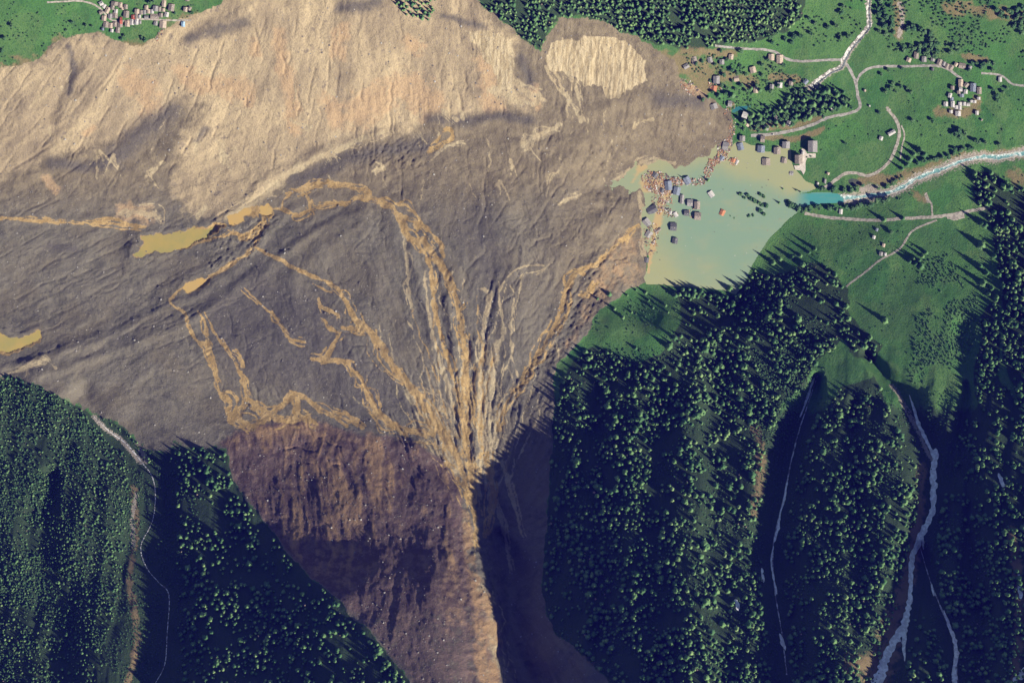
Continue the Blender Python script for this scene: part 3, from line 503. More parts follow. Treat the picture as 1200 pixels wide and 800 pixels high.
# forest areas (photo pixels)
F_TOP = [(556,-60),(560,-4),(577,12),(600,34),(616,50),(632,56),(642,38),(655,20),(680,20),(706,24),(738,42),(768,55),(800,57),(845,55),(872,48),(898,42),(920,36),(938,22),(948,-5),(960,-60)]
F_SPOT = [(462,-50),(516,-50),(513,14),(505,27),(492,24),(478,18),(466,8)]
F_A = [(-60,440),(0,445),(18,442),(42,449),(60,461),(85,473),(103,482),(112,500),(130,520),(148,535),(150,560),(152,600),(146,640),(140,680),(135,720),(120,760),(115,860),(-60,860)]
F_A2 = [(112,484),(125,490),(142,498),(155,512),(178,528),(186,540),(176,545),(150,522),(125,502)]
F_B = [(200,524),(236,523),(258,526),(268,560),(293,592),(320,630),(343,657),(368,682),(395,704),(418,732),(448,764),(476,802),(480,860),(214,860),(212,760),(212,700),(208,640),(204,590),(198,560)]
F_C = [(697,406),(740,424),(776,418),(792,395),(800,372),(790,342),(815,340),(862,347),(874,330),(882,318),(900,322),(925,318),(950,305),(980,318),(996,340),(992,365),(1010,385),(1032,405),(1024,425),(1000,415),(985,395),(965,420),(950,440),(940,458),(920,470),(908,500),(898,530),(890,590),(888,640),(894,700),(900,760),(912,860),(738,860),(716,800),(686,770),(650,742),(638,690),(644,600),(648,520),(652,470),(664,436)]
F_D = [(985,455),(1020,440),(1040,470),(1056,500),(1070,535),(1076,580),(1066,640),(1055,700),(1030,770),(1000,860),(930,860),(926,780),(922,720),(916,670),(924,610),(934,560),(950,500)]
F_E = [(1148,470),(1170,440),(1190,470),(1260,440),(1260,860),(1136,860),(1122,780),(1108,720),(1098,660),(1104,590),(1114,540),(1130,500)]
F_E2 = [(1068,740),(1082,700),(1098,730),(1110,780),(1112,860),(1050,860)]
F_R = [(1140,202),(1165,205),(1200,218),(1260,230),(1260,440),(1190,470),(1176,420),(1172,360),(1170,300),(1160,258),(1142,236)]
F_R2 = [(1150,375),(1168,345),(1172,430),(1150,480),(1142,440)]
FOREST = [F_TOP, F_SPOT, F_A, F_A2, F_B, F_C, F_D, F_E, F_E2, F_R, F_R2]
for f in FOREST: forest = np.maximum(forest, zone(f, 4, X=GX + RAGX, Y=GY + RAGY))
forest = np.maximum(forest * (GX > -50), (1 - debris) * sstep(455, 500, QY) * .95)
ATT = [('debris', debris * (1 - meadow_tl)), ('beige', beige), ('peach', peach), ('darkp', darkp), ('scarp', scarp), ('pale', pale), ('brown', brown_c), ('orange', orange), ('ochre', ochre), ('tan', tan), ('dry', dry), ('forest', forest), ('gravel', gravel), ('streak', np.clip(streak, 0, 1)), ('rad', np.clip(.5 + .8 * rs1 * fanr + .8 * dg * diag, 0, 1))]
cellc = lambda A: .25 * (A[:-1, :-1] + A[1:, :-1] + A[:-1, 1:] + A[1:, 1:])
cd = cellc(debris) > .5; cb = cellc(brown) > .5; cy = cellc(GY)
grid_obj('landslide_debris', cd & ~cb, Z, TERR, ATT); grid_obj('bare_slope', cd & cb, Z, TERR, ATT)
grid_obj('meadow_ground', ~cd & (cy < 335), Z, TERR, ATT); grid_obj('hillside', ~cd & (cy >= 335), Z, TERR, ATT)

# ------------------------------------------------------------------ lake and pools
def lake_material():
    t = NT('milky_lake'); y = t.attr('silt'); n = t.noise(.012, 5, .6); n2 = t.noise(.05, 4, .6, stretch=(.5, 1.2, 1))
    c = t.mix(t.step(t.math('ADD', y, t.math('MULTIPLY', t.math('SUBTRACT', n, .5), .5)), -.1, 1.1), (.180, .258, .178, 1), (.285, .285, .150, 1))
    c = t.mix(t.attr('turq'), c, (.055, .22, .21, 1)); c = t.mix(t.math('MULTIPLY', t.step(t.noise(.028, 6, .62, stretch=(.6, 1.4, 1)), .45, 1.), .25), c, (.30, .28, .16, 1))
    c = t.mix(t.edge(t.attr('mud'), n2, .8, .3, .8), c, (.40, .29, .14, 1))
    t.col(c); t.b.inputs['Roughness'].default_value = .35; t.b.inputs['Specular IOR Level'].default_value = .25
    return t.m
silt = np.clip(sstep(228, 182, QY + .10 * (850 - QX)) + sstep(270, 345, QY - .15 * (QX - 757)) * .8 + sstep(810, 745, QX) * .7 + sstep(840, 940, QX) * sstep(250, 200, QY) * .9, 0, 1)
turq = sstep(922, 950, QX) * sstep(222, 228, GY) * sstep(250, 236, GY)
mudm = line_field(Z0(), [(756,218),(770,212),(782,226),(775,240),(768,265),(764,290),(760,318)], [16,16,12,10,8,6,4])
mudm = np.maximum(mudm, .8 * line_field(Z0(), [(740,212),(748,200),(756,196)], [6,8,4]))
Lz = np.zeros_like(Z)
lk = grid_obj('lake', cellc(lsd) < 5, Lz, lake_material(), [('silt', silt), ('turq', turq), ('mud', mudm)])
tag(lk, 'milky green lake dammed up against the landslide', 'lake')
t = NT('mud_water'); n = t.noise(.03, 5, .6); t.col(t.mix(n, (.36, .25, .075, 1), (.25, .22, .075, 1))); t.b.inputs['Roughness'].default_value = .3; t.b.inputs['Specular IOR Level'].default_value = .3; MAT['pool'] = t.m
t = NT('mud_puddle'); n = t.noise(.05, 4, .6); t.col(t.mix(n, (.42, .27, .09, 1), (.38, .26, .10, 1))); t.b.inputs['Roughness'].default_value = .35; MAT['puddle'] = t.m
for k, lab in [('big', 'long yellow mud pool at the foot of the beige slope'), ('upper', 'ochre mud pool just right of the long yellow pool'), ('joint', 'small ochre mud pool where the orange channels start'), ('fork', 'small yellow mud pool at the head of the left orange channel'), ('edge', 'yellow mud pool cut by the left edge of the picture'), ('blue', 'turquoise pool trapped behind the debris front by the houses'), ('pond', 'dark little pond inside the bend of the farm track')]:
    s, lv = pool_s[k]
    o = grid_obj('pond' if k in ('blue', 'pond') else 'mud_pool', cellc(s) < 2.5, np.full_like(Z, lv), MAT['turq'] if k == 'blue' else simple('dark_pond', (.05, .06, .05), (.08, .08, .06), .1, .3) if k == 'pond' else MAT['pool' if k in ('big', 'edge') else 'puddle'])
    tag(o, lab, 'pool' if k not in ('pond',) else 'pond')

def ribbon(name, pts, wd, mat, lift=.35, smooth=5, jag=0., seed=0, step=1.3, sink=.3):
    """a band laid on the ground along a polyline of photo pixels; edges sink into the ground"""
    wd = np.full(len(pts), wd, float) if np.isscalar(wd) else np.array(wd, float)
    q = catmull([(p[0], p[1], ww) for p, ww in zip(pts, wd)], smooth)
    L = np.concatenate([[0], np.cumsum(np.hypot(*np.diff(q[:, :2], axis=0).T))]); s = np.arange(0, L[-1], step); s = np.append(s, L[-1])
    x = np.interp(s, L, q[:, 0]); y = np.interp(s, L, q[:, 1]); ww = np.interp(s, L, q[:, 2])
    dx = np.gradient(x); dy = np.gradient(y); l = np.hypot(dx, dy) + 1e-9; nx, ny = -dy / l, dx / l
    jl = 1 + jag * vn(s / 3.5, s * 0 + seed, 5); jr = 1 + jag * vn(s / 3.5, s * 0 + seed + 9.5, 6)
    cross = [-1.12, -1, -.5, 0, .5, 1, 1.12]; V = []; m = len(cross)
    for k in range(len(s)):
        for c in cross:
            a = c * ww[k] * (jl[k] if c < 0 else jr[k]); px, py = x[k] + nx[k] * a, y[k] + ny[k] * a
            zz = float(zat(px, py)) + (lift if abs(c) <= 1 else -sink); V.append(P(px, py, zz))
    F = [(k * m + c, k * m + c + 1, (k + 1) * m + c + 1, (k + 1) * m + c) for k in range(len(s) - 1) for c in range(m - 1)]
    me = bpy.data.meshes.new(name); me.from_pydata(V, [], F); me.materials.append(mat); me.update()
    a = me.attributes.new('across', 'FLOAT', 'POINT'); a.data.foreach_set('value', np.tile(np.abs(cross), len(s)).astype(np.float32))
    o = bpy.data.objects.new(name, me); C.objects.link(o); o['kind'] = 'structure'; return o
for k, (p, hw) in ROADS.items():
    ribbon('lane' if k.startswith('lane') else 'track', p, hw * .8, MAT['asphalt' if k.startswith('lane') else 'road'], .3, jag=.3, seed=len(k))
# lay-by at the end of the south road
ribbon('lay_by', [(1110,254),(1120,254),(1130,252)], [2,4,3], MAT['road'], .33, jag=.2)
def water_white(name, blue):
    t = NT(name); n = t.noise(.22, 5, .7); n2 = t.noise(.08, 3, .6); a = t.attr('across')
    c = t.mix(t.edge(a, n2, 1.0, .35, .95), blue, (.40, .37, .32, 1)); c = t.mix(t.step(n, .5, .85), c, (.62, .68, .66, 1)); t.col(c)
    t.b.inputs['Roughness'].default_value = .4; t.bump(n, .8); return t.m
ribbon('river', RIVER, [2.6,2.6,2.8,3.0,2.4,2.0,2.8,2.6,2.6,2.6,2.4,2.2,2.6,4], water_white('river_water', (.13, .27, .26, 1)), .5, jag=.35, seed=3)
ribbon('stream', STREAM_N, [1.8,1.8,1.6,2.8,2.6,2.2,2.8,2.2,2.4,2.4,1.6], simple('white_stones', (.20, .18, .16), (.60, .56, .52), .22, .9, .2, .8), .35, jag=.4, seed=5)
ribbon('stream', [(p[0] + 1.6, p[1] + 1.2) for p in STREAM_N], [.8,.8,.8,.9,1.0,.9,1.0,1,.9,.9,.8], simple('dark_water', (.03, .035, .04), (.16, .18, .18), .4, .4), .55, jag=.5, seed=6)
ribbon('stream', G_L[1:15], [.2,.3,.5,.5,.5,.45,.4,.4,.4,.4,.4,.4,.4,.3], simple('hill_stream', (.10, .09, .09), (.70, .68, .70), .3, .5, .3, .4), .4, jag=.5, seed=8)

RILL = simple('gully_rill', (.12, .11, .12), (.55, .53, .56), .12, .6, .3, .3)
ribbon('stream', G_R1[:-1], [.3,.5,.6,.6,.6,.6,.5,.5], RILL, .4, jag=.6, seed=9); ribbon('stream', G_R3[:-1], [.3,.5,.6,.6,.6], RILL, .4, jag=.6, seed=10)
def snow_patch(pts, wd, label, seed):
    e = lambda a, b, k: (a[0] + k * (a[0] - b[0]), a[1] + k * (a[1] - b[1]))
    wd = [.8 * q for q in wd]; pts = [e(pts[0], pts[1], .25)] + pts + [e(pts[-1], pts[-2], .2)]; wd = [.2] + wd + [.2]
    o = ribbon('snow_patch', pts, wd, MAT['snow'], .6, jag=.45, seed=seed); del o['kind']; tag(o, label, 'snow')
snow_patch([(953,446),(948,460),(943,475),(938,487)], [1,1.6,1.4,.8], 'thin upper snow strip in the gully left of the forest spur', 1)
snow_patch([(922,568),(919,585),(914,603),(912,618),(908,632)], [1.0,1.4,1.2,2.0,1.2], 'wider middle snow strip in the same gully', 2)
snow_patch([(906,642),(904,655),(905,668),(908,684),(910,694)], [.8,1.0,1.3,1.2,1.0], 'slightly curved lower snow strip in the gully', 3)
snow_patch([(914,744),(917,752),(920,760)], [1.5,3,1], 'short snow patch low in the left gully', 4)
snow_patch([(1068,470),(1078,500),(1090,525),(1096,540)], [1.2,2.4,2.0,2.5], 'narrow stony snow strip at the head of the right gully', 5)
snow_patch([(1096,530),(1094,550),(1094,575),(1092,600),(1082,622),(1074,640),(1068,660),(1067,690),(1064,715),(1058,735),(1048,752),(1038,772),(1028,800),(1020,830)], [3.5,4,4,3.5,4,4,3.5,3,3.5,5,6,6,8,9], 'long winding snow tongue filling the right gully', 6)
snow_patch([(1081,628),(1082,641)], [2,1], 'small snow spur beside the long snow tongue', 7)
snow_patch([(1062,732),(1059,748),(1060,770)], [3,3,1], 'snow finger forking off the long snow tongue', 8)
snow_patch([(1092,686),(1094,696)], [1.2,1.2], 'tiny snow patch above the right-hand branch strip', 9)
snow_patch([(1107,718),(1112,732),(1118,748),(1121,765),(1118,785),(1120,810)], [1,2,2.6,3,2.4,4], 'snow strip in the branch gully right of the long tongue', 10)
snow_patch([(1171,557),(1176,568)], [2,3.4], 'small snow patch among the trees near the right edge', 11)
snow_patch([(893,668),(894,680)], [1.5,2], 'small snow patch left of the gully among the trees', 12)
snow_patch([(862,704),(865,713)], [2.4,2.6], 'roundish snow patch deep in the main forest', 13)
snow_patch([(1194,674),(1196,697)], [2,2.4], 'upright snow patch at the right edge of the picture', 14)
snow_patch([(1190,796),(1204,786)], [3,6], 'bright snow patch in the bottom right corner', 15)

# ------------------------------------------------------------------ plants
def foliage(name, cols, rng=.5):
    t = NT(name); r = t.n('ShaderNodeObjectInfo').outputs['Random']; n = t.noise(.9, 3, .6)
    c = t.mix(t.step(r, .15, .85), cols[0] + (1,), cols[1] + (1,)); c = t.mix(t.math('MULTIPLY', t.step(n, .4, .65), .6), c, cols[2] + (1,)); t.col(c)
    t.b.inputs['Roughness'].default_value = .7; t.b.inputs['Specular IOR Level'].default_value = .2; return t.m
M_CON = foliage('conifer_needles', ((.060, .140, .052), (.140, .250, .090), (.045, .100, .042)))
M_BRO = foliage('broad_leaves', ((.050, .120, .050), (.095, .170, .068), (.040, .090, .038)))
M_LAR = foliage('light_needles', ((.13, .24, .08), (.21, .31, .12), (.095, .165, .065)))
def conifer_crown(rs, h=20., R=4.2, tiers=10, nb=8):
    V = []; F = []; z0 = h * .10
    for k in range(tiers):
        f = k / (tiers - .4); z = z0 + (h - z0) * f; r = R * (1 - f) ** .8 + .25; ph = rs.random() * 6.3
        n = nb if k < tiers - 2 else 5
        for b in range(n):
            a = ph + 6.283 * b / n + rs.uniform(-.25, .25); rr = r * rs.uniform(.7, 1.18); wv = rr * rs.uniform(.30, .44); d = rr * rs.uniform(.30, .55)
            ca, sa = math.cos(a), math.sin(a); i = len(V)
            V += [(0, 0, z + .10 * h), (ca * rr * .55 - sa * wv, sa * rr * .55 + ca * wv, z - d * .5 + .3), (ca * rr, sa * rr, z - d), (ca * rr * .55 + sa * wv, sa * rr * .55 - ca * wv, z - d * .5 + .3)]
            F += [(i, i + 2, i + 1), (i, i + 3, i + 2)]
    V2 = len(V); V += [(0, 0, h + .6)] + [(.35 * math.cos(a), .35 * math.sin(a), h * .9) for a in (0, 2.1, 4.2)]
    F += [(V2, V2 + 1, V2 + 2), (V2, V2 + 2, V2 + 3), (V2, V2 + 3, V2 + 1)]
    return V, F
def leafy_crown(rs, h=8., R=3.2, n=150, lobes=6):
    L = [(rs.uniform(-.5, .5) * R, rs.uniform(-.5, .5) * R, h * rs.uniform(.45, .72), R * rs.uniform(.42, .68)) for _ in range(lobes)]
    V = []; F = []
    for k in range(n):
        x, y, z, r = L[k % lobes]; u = rs.uniform(-.35, 1); a = rs.random() * 6.283; q = math.sqrt(1 - u * u)
        nx, ny, nz = q * math.cos(a), q * math.sin(a), u; r *= rs.uniform(.8, 1.08); c = (x + nx * r, y + ny * r, z + nz * r * 1.1)
        nx += rs.uniform(-.5, .5); ny += rs.uniform(-.5, .5); nz += rs.uniform(-.2, .6)
        s = R * rs.uniform(.16, .30); t1 = (-ny, nx, .01); l = math.hypot(*t1[:2]) + 1e-6; t1 = (t1[0] / l, t1[1] / l, 0)
        t2 = (ny * 0 - nz * t1[1], nz * t1[0], nx * t1[1] - ny * t1[0]); i = len(V)
        for (p_, q_) in ((-1, -.6), (.7, -1), (1, .7), (-.6, 1)):
            V.append(tuple(c[m] + s * (p_ * t1[m] + q_ * t2[m]) for m in range(3)))
        F.append((i, i + 1, i + 2, i + 3))
    return V, F
def mesh(name, V, F, mat, smooth=False):
    me = bpy.data.meshes.new(name); me.from_pydata(V, [], F); me.materials.append(mat)
    if smooth: me.polygons.foreach_set('use_smooth', np.ones(len(me.polygons), bool))
    me.update(); return me
def trunk_mesh(h, r, limbs=0, rs=random):
    V = []; F = []; n = 6; rings = [(0 - 1.5, 1.25), (h * .08, 1), (h * .5, .65), (h * .95, .08)]
    for z, k in rings: V += [(r * k * math.cos(6.283 * a / n), r * k * math.sin(6.283 * a / n), z) for a in range(n)]
    for j in range(len(rings) - 1): F += [(j * n + a, j * n + (a + 1) % n, (j + 1) * n + (a + 1) % n, (j + 1) * n + a) for a in range(n)]
    for k in range(limbs):
        a = 6.283 * k / limbs + rs.random(); z = h * rs.uniform(.3, .6); L = h * rs.uniform(.25, .4); i = len(V); w_ = r * .3
        dx, dy = math.cos(a), math.sin(a)
        V += [(-dy * w_, dx * w_, z), (dy * w_, -dx * w_, z), (0, 0, z + w_ * 2), (dx * L, dy * L, z + L * .6)]
        F += [(i, i + 1, i + 3), (i + 1, i + 2, i + 3), (i + 2, i, i + 3)]
    return mesh('trunk', V, F, MAT['trunk'])
rs = random.Random(3)
CON = [mesh('crown', *conifer_crown(rs, 20 * rs.uniform(.9, 1.1), 4.3 * (.68, .85, .95, 1.05, 1.2, 1.35)[k], 9 + k % 3, 7 + k % 3), M_CON) for k in range(6)]
DEAD = [mesh('crown', *conifer_crown(rs, 15, 1.5, 7, 5), simple('dead_wood_%d' % k, (.20, .15, .12), (.32, .25, .20), 1.)) for k in range(2)]
LAR = [mesh('crown', *conifer_crown(rs, 18, 4.0, 8, 7), M_LAR) for k in range(3)]
BRO = [mesh('crown', *leafy_crown(rs, 9, 3.6, 170, 6 + k % 3), M_BRO) for k in range(5)]
SHR = [mesh('crown', *leafy_crown(rs, 2.6, 1.7, 60, 4), M_BRO) for k in range(4)]
TR_C = trunk_mesh(18, .33); TR_B = trunk_mesh(5.5, .28, 5)

def stuff_instances(name, meshes, pts, mat_label, cat):
    """one object: points on the ground with a copy of one of the meshes on each (geometry nodes)"""
    # pts: list of (x, y, z, rotz, scale, idx, tilt)
    a = np.array(pts, np.float32); me = bpy.data.meshes.new(name); me.vertices.add(len(a)); me.vertices.foreach_set('co', np.ascontiguousarray(a[:, :3]).ravel())
    for k, c in (('rz', 3), ('sc', 4), ('tilt', 6)): set_attr(me, k, a[:, c])
    ia = me.attributes.new('pick', 'INT', 'POINT'); ia.data.foreach_set('value', a[:, 5].astype(np.int32))
    o = bpy.data.objects.new(name, me); C.objects.link(o); o['kind'] = 'stuff'; o['label'] = mat_label; o['category'] = cat
    g = bpy.data.node_groups.new(name, 'GeometryNodeTree')
    g.interface.new_socket('Geometry', in_out='INPUT', socket_type='NodeSocketGeometry'); g.interface.new_socket('Geometry', in_out='OUTPUT', socket_type='NodeSocketGeometry')
    N = g.nodes.new; gi = N('NodeGroupInput'); go = N('NodeGroupOutput'); iop = N('GeometryNodeInstanceOnPoints')
    geo = N('GeometryNodeGeometryToInstance')
    for m in meshes[::-1]:
        src = bpy.data.objects.new(name + '_piece', m); oi = N('GeometryNodeObjectInfo'); oi.inputs['Object'].default_value = src
        g.links.new(oi.outputs['Geometry'], geo.inputs[0])
    def at(nm, typ='FLOAT'):
        nd = N('GeometryNodeInputNamedAttribute'); nd.data_type = typ; nd.inputs['Name'].default_value = nm; return nd.outputs['Attribute']
    cx_ = N('ShaderNodeCombineXYZ'); g.links.new(at('rz'), cx_.inputs[2]); g.links.new(at('tilt'), cx_.inputs[0])
    er = N('FunctionNodeEulerToRotation'); g.links.new(cx_.outputs[0], er.inputs[0])
    g.links.new(gi.outputs[0], iop.inputs['Points']); g.links.new(geo.outputs[0], iop.inputs['Instance']); iop.inputs['Pick Instance'].default_value = True
    g.links.new(at('pick', 'INT'), iop.inputs['Instance Index']); g.links.new(er.outputs[0], iop.inputs['Rotation']); g.links.new(at('sc'), iop.inputs['Scale'])
    g.links.new(iop.outputs[0], go.inputs[0]); md = o.modifiers.new('scatter', 'NODES'); md.node_group = g
    return o
# places where nothing grows
block = Z0()
for p, r in [(G_R1, 5), (RIVER, 8), (STREAM_N, 5), (G_L, 6), ([(1068,470),(1096,540),(1094,590),(1074,640),(1066,700),(1050,750),(1022,830)], 7), (G_R3[1:], 4)]: line_field(block, p, float(r), GX, GY)
for k, (p, hw) in ROADS.items(): line_field(block, p, hw + 2, GX, GY)
BLK = (block > 0) | (lsd < 1)
DEB = debris > .6
def blocked(x, y): return BLK[np.clip(np.searchsorted(ys, y) - 1, 0, NY - 1), np.clip(np.searchsorted(xs, x) - 1, 0, NX - 1)]
def scatter(poly, d, keep=None, jit=.5, seed=0):
    p = np.array(poly, float); r = np.random.default_rng(seed); x0, y0 = np.maximum(p.min(0), [-45, -45]); x1, y1 = np.minimum(p.max(0), [1245, 845])
    X, Y = np.meshgrid(np.arange(x0, x1, d), np.arange(y0, y1, d * .87)); X = X + (np.arange(X.shape[0]) % 2)[:, None] * d * .5
    X = (X + r.uniform(-jit, jit, X.shape) * d).ravel(); Y = (Y + r.uniform(-jit, jit, Y.shape) * d).ravel()
    gx, gy = rag(X, Y)
    m = (poly_sdf(poly, X + gx, Y + gy, 10) < 0) & ~blocked(X, Y) & (X > x0) & (X < x1) & (Y < y1)
    if keep is not None: m &= keep(X, Y, r)
    m &= ~DEB[np.clip(np.searchsorted(ys, Y) - 1, 0, NY - 1), np.clip(np.searchsorted(xs, X) - 1, 0, NX - 1)] | (Y < 40)
    return X[m], Y[m]
def pts_for(X, Y, smin, smax, nvar, r, sink=.4, base=0):
    z = zat(X, Y); f = (1 - z / H) * S
    return np.stack([(X - 600) * f, (400 - Y) * f, z - sink, r.uniform(0, 6.28, len(X)), smin + (smax - smin) * r.beta(1.3, 1.5, len(X)), base + r.integers(0, nvar, len(X)), r.normal(0, .04, len(X))], 1)
def clear(wl, th, s): return lambda X, Y, r: (fbm(X, Y, wl, 3, .5, s) > th)
r_ = np.random.default_rng(21)
def wood(s, th): return lambda X, Y, r: (fbm(X, Y, 13, 3, .5, s) > th + .45 * fbm(X, Y, 60, 2, .5, s + 40)) | (r.random(len(X)) < .12)
WOODS = [(F_C, 5.6, .35, 1.3, wood(301, -.12), 'dark conifer forest on the steep buttress right of the ravine'),
 (F_B, 5.6, .35, 1.15, wood(302, -.12), 'conifer forest between the hill stream and the torn brown slope'),
 (F_A, 3.9, .22, .62, wood(303, -.3), 'mixed dark wood in the bottom left corner'),
 (F_D, 5.4, .35, 1.2, wood(304, -.15), 'conifer forest on the spur between the two snowy gullies'),
 (F_E, 5.4, .35, 1.2, wood(305, -.15), 'conifer forest right of the long snow tongue'),
 (F_R, 5.2, .5, 1.3, wood(306, -.2), 'conifer wood at the right edge above the meadows'),
 (F_TOP, 4.3, .45, 1.0, wood(307, -.3), 'conifer wood along the top edge above the slide'),
 (F_SPOT, 4.2, .45, .85, None, 'small surviving wood at the top edge amid bare earth')]
EXTRA = {F_D[0]: [F_E2], F_R[0]: [F_R2], F_A[0]: [F_A2]}
for i, (poly, d, s0, s1, keep, lab) in enumerate(WOODS):
    A = []
    for q in [poly] + EXTRA.get(poly[0], []):
        X, Y = scatter(q, d, keep, .62, 400 + i); a = pts_for(X, Y, s0, s1, 6, r_); a[:, 4] *= 1 + .3 * fbm(X, Y, 26, 2, .5, 351)
        k = r_.random(len(a)) < .22 + .5 * fbm(X, Y, 34, 2, .5, 352); a[k, 5] = 6 + r_.integers(0, 3, k.sum())
        if poly is F_A: k = r_.random(len(a)) < .45; a[k, 5] = 9 + r_.integers(0, 5, k.sum())
        A.append(a)
    A = np.concatenate(A); k = r_.random(len(A)) < .025; A[k, 5] = 14 + r_.integers(0, 2, k.sum()); A = [A]
    stuff_instances('forest', CON + LAR + BRO + DEAD, np.concatenate(A), lab, 'forest')
# low bushes nobody could count
BUSH = [([(1076,312),(1110,295),(1128,330),(1145,350),(1150,385),(1135,410),(1110,440),(1082,450),(1062,440),(1070,400),(1078,360)], 3.4, clear(20, -.25, 311), 1.0),
 ([(885,420),(920,395),(950,392),(968,410),(955,436),(946,470),(930,520),(900,505),(885,460)], 3.2, clear(16, -.4, 312), 1.1), ([(872,335),(900,320),(930,330),(920,370),(900,385),(875,390)], 3.4, None, 1.2),
 ([(700,345),(735,336),(790,342),(800,372),(792,395),(776,418),(740,424),(697,406),(690,380)], 5.0, clear(18, .12, 313), .9),
 (F_A, 3.0, clear(30, .02, 314), 1.0), ([(880,470),(1050,450),(1140,460),(1160,845),(860,845),(870,600)], 4.2, clear(18, -.1, 324), .9), ([(640,430),(700,400),(780,420),(860,350),(1000,340),(960,470),(900,520),(890,845),(640,845)], 4.6, clear(20, 0., 325), .9), ([(150,540),(230,540),(240,845),(160,845)], 4.0, clear(18, -.15, 326), .9), ([(1020,-40),(1250,-40),(1250,75),(1160,70),(1120,62),(1060,70),(1040,60)], 4.4, clear(22, -.05, 315), 1.3), ([(905,60),(1010,45),(1040,-40),(905,-40)], 6, clear(16, .1, 327), 1.2), ([(1020,85),(1250,70),(1250,170),(1060,185)], 9, clear(12, .25, 328), .9), ([(930,255),(1150,255),(1170,330),(1000,330),(890,300)], 8, clear(12, .12, 329), .7),
 ([(800,60),(905,70),(930,92),(990,105),(975,130),(890,150),(862,160),(856,130),(830,105)], 4.2, clear(16, .05, 316), 1.1), ([(870,160),(960,150),(1000,140),(1045,165),(1040,180),(960,215),(930,195),(930,160)], 9, clear(18, .15, 317), .9),
 ([(-45,-45),(120,-45),(110,38),(60,55),(40,68),(-45,100)], 6.0, clear(14, .12, 318), .9), ([(150,-45),(260,-45),(240,12),(190,40),(165,52),(120,38)], 7, clear(12, .2, 319), .7),
 ([(150,545),(165,600),(158,660),(170,740),(170,845),(120,845),(125,740),(140,680),(148,600)], 4.0, clear(14, -.05, 320), .8), ([(185,560),(215,580),(222,700),(224,845),(200,845),(200,700),(190,620)], 6.0, clear(14, .05, 322), .7),
 ([(960,310),(1070,300),(1075,340),(1060,420),(1010,390),(990,345)], 9, clear(16, .2, 321), .7), ([(960,215),(1000,222),(1060,205),(1130,180),(1200,175),(1200,215),(1140,205),(1060,232),(1000,245),(940,248)], 5, clear(14, .1, 323), .9)]
A = []
for i, (poly, d, keep, s) in enumerate(BUSH):
    X, Y = scatter(poly, d, keep, .5, 500 + i); A.append(pts_for(X, Y, .6 * s, 1.25 * s, 4, r_, .2))
stuff_instances('bushes', SHR, np.concatenate(A), 'low green bushes scattered over meadows and slopes', 'bushes')

# ---- single trees
TREES = 0
def tree(px, py, kind, sc, label, group=None):
    global TREES
    TREES += 1
    z = float(zat(px, py)); x, y, _ = P(px, py, z); o = bpy.data.objects.new({'c': 'conifer_tree', 'b': 'broadleaf_tree'}[kind], None); C.objects.link(o)
    o.location = (x, y, z - .2); o.rotation_euler = (0, 0, random.uniform(0, 6.28)); sc *= 1.25; o.scale = (sc * random.uniform(.92, 1.08), sc * random.uniform(.92, 1.08), sc * random.uniform(.9, 1.1)); o.empty_display_size = 1
    tag(o, label, 'tree', group)
    for nm, me in (('trunk', TR_C if kind == 'c' else TR_B), ('crown', random.choice(CON if kind == 'c' else BRO))):
        c = bpy.data.objects.new(nm, me); C.objects.link(c); c.parent = o
ORD = ['', 'second ', 'third ', 'fourth ', 'fifth ', 'sixth ', 'seventh ', 'eighth ', 'ninth ', 'tenth ', 'eleventh ', 'twelfth ']
def nth(i, n, a='leftmost', z='rightmost'):
    if n == 1: return 'only one'
    if i == 0: return a
    if i == n - 1: return z
    return ORD[i] + 'from left'
def grove(pts, kinds, label, s=(.6, .9), group=None):
    """pts in px; small groves are told apart left to right, big ones share a label"""
    pts = sorted(pts); n = len(pts); kw = {'c': 'conifer', 'b': 'broadleaf tree'}
    W3 = {2: ['left half', 'right half'], 3: ['left third', 'middle third', 'right third']}
    for i, (x, y) in enumerate(pts):
        k = kinds[i % len(kinds)]; same = [j for j in range(n) if kinds[j % len(kinds)] == k]; m = len(same)
        w_ = kw[k]; sc = random.uniform(*s); r = same.index(i)
        if m == 1: tree(x, y, k, sc, w_ + ' ' + label)
        elif m <= 12: tree(x, y, k, sc, w_ + ' ' + label + ', ' + nth(r, m), group or (w_ + 's ' + label))
        else:
            nb = -(-m // 11); b = r * nb // m; q_ = [j for j in range(m) if j * nb // m == b]
            wb = W3[nb][b] if nb in W3 else ['leftmost', 'second', 'third', 'fourth', 'fifth', 'sixth', 'seventh'][b] + ' stretch'
            tree(x, y, k, sc, w_ + ' ' + label + ', ' + wb + ', ' + nth(q_.index(r), len(q_)), w_ + 's ' + label)
def along(line, n, spread, seed):
    q = catmull(line, 8); r = random.Random(seed); out = []
    for k in range(n):
        a = q[min(int((k + r.random()) / n * (len(q) - 1)), len(q) - 1)]; out.append((a[0] + r.uniform(-spread, spread), a[1] + r.uniform(-spread, spread)))
    return out
def area(poly, d, seed, keep=None):
    X, Y = scatter(poly, d, keep, .4, seed); return list(zip(X.tolist(), Y.tolist()))
grove([(868,228),(872,232),(876,229),(880,233),(884,236)], 'b', 'in the drowned grove at the lake centre', (.75, 1.05))
grove([(895,230),(891,227.5)], 'b', 'of the drowned pair upper right of the grove', (.7, .9))
grove([(893,240.5),(897.5,241),(889,237.5)], 'b', 'in the drowned trio right of the grove', (.7, .95))
grove([(895,250.5),(890.5,247)], 'b', 'of the lowest drowned pair below the drowned trio', (.7, .95))
grove([(913,238)], 'c', 'standing alone in the water left of the inlet', (.6, .7)); grove([(917.5,221.5),(933,223),(938,225)], 'c', 'in shallow water above the turquoise inlet', (.35, .5))
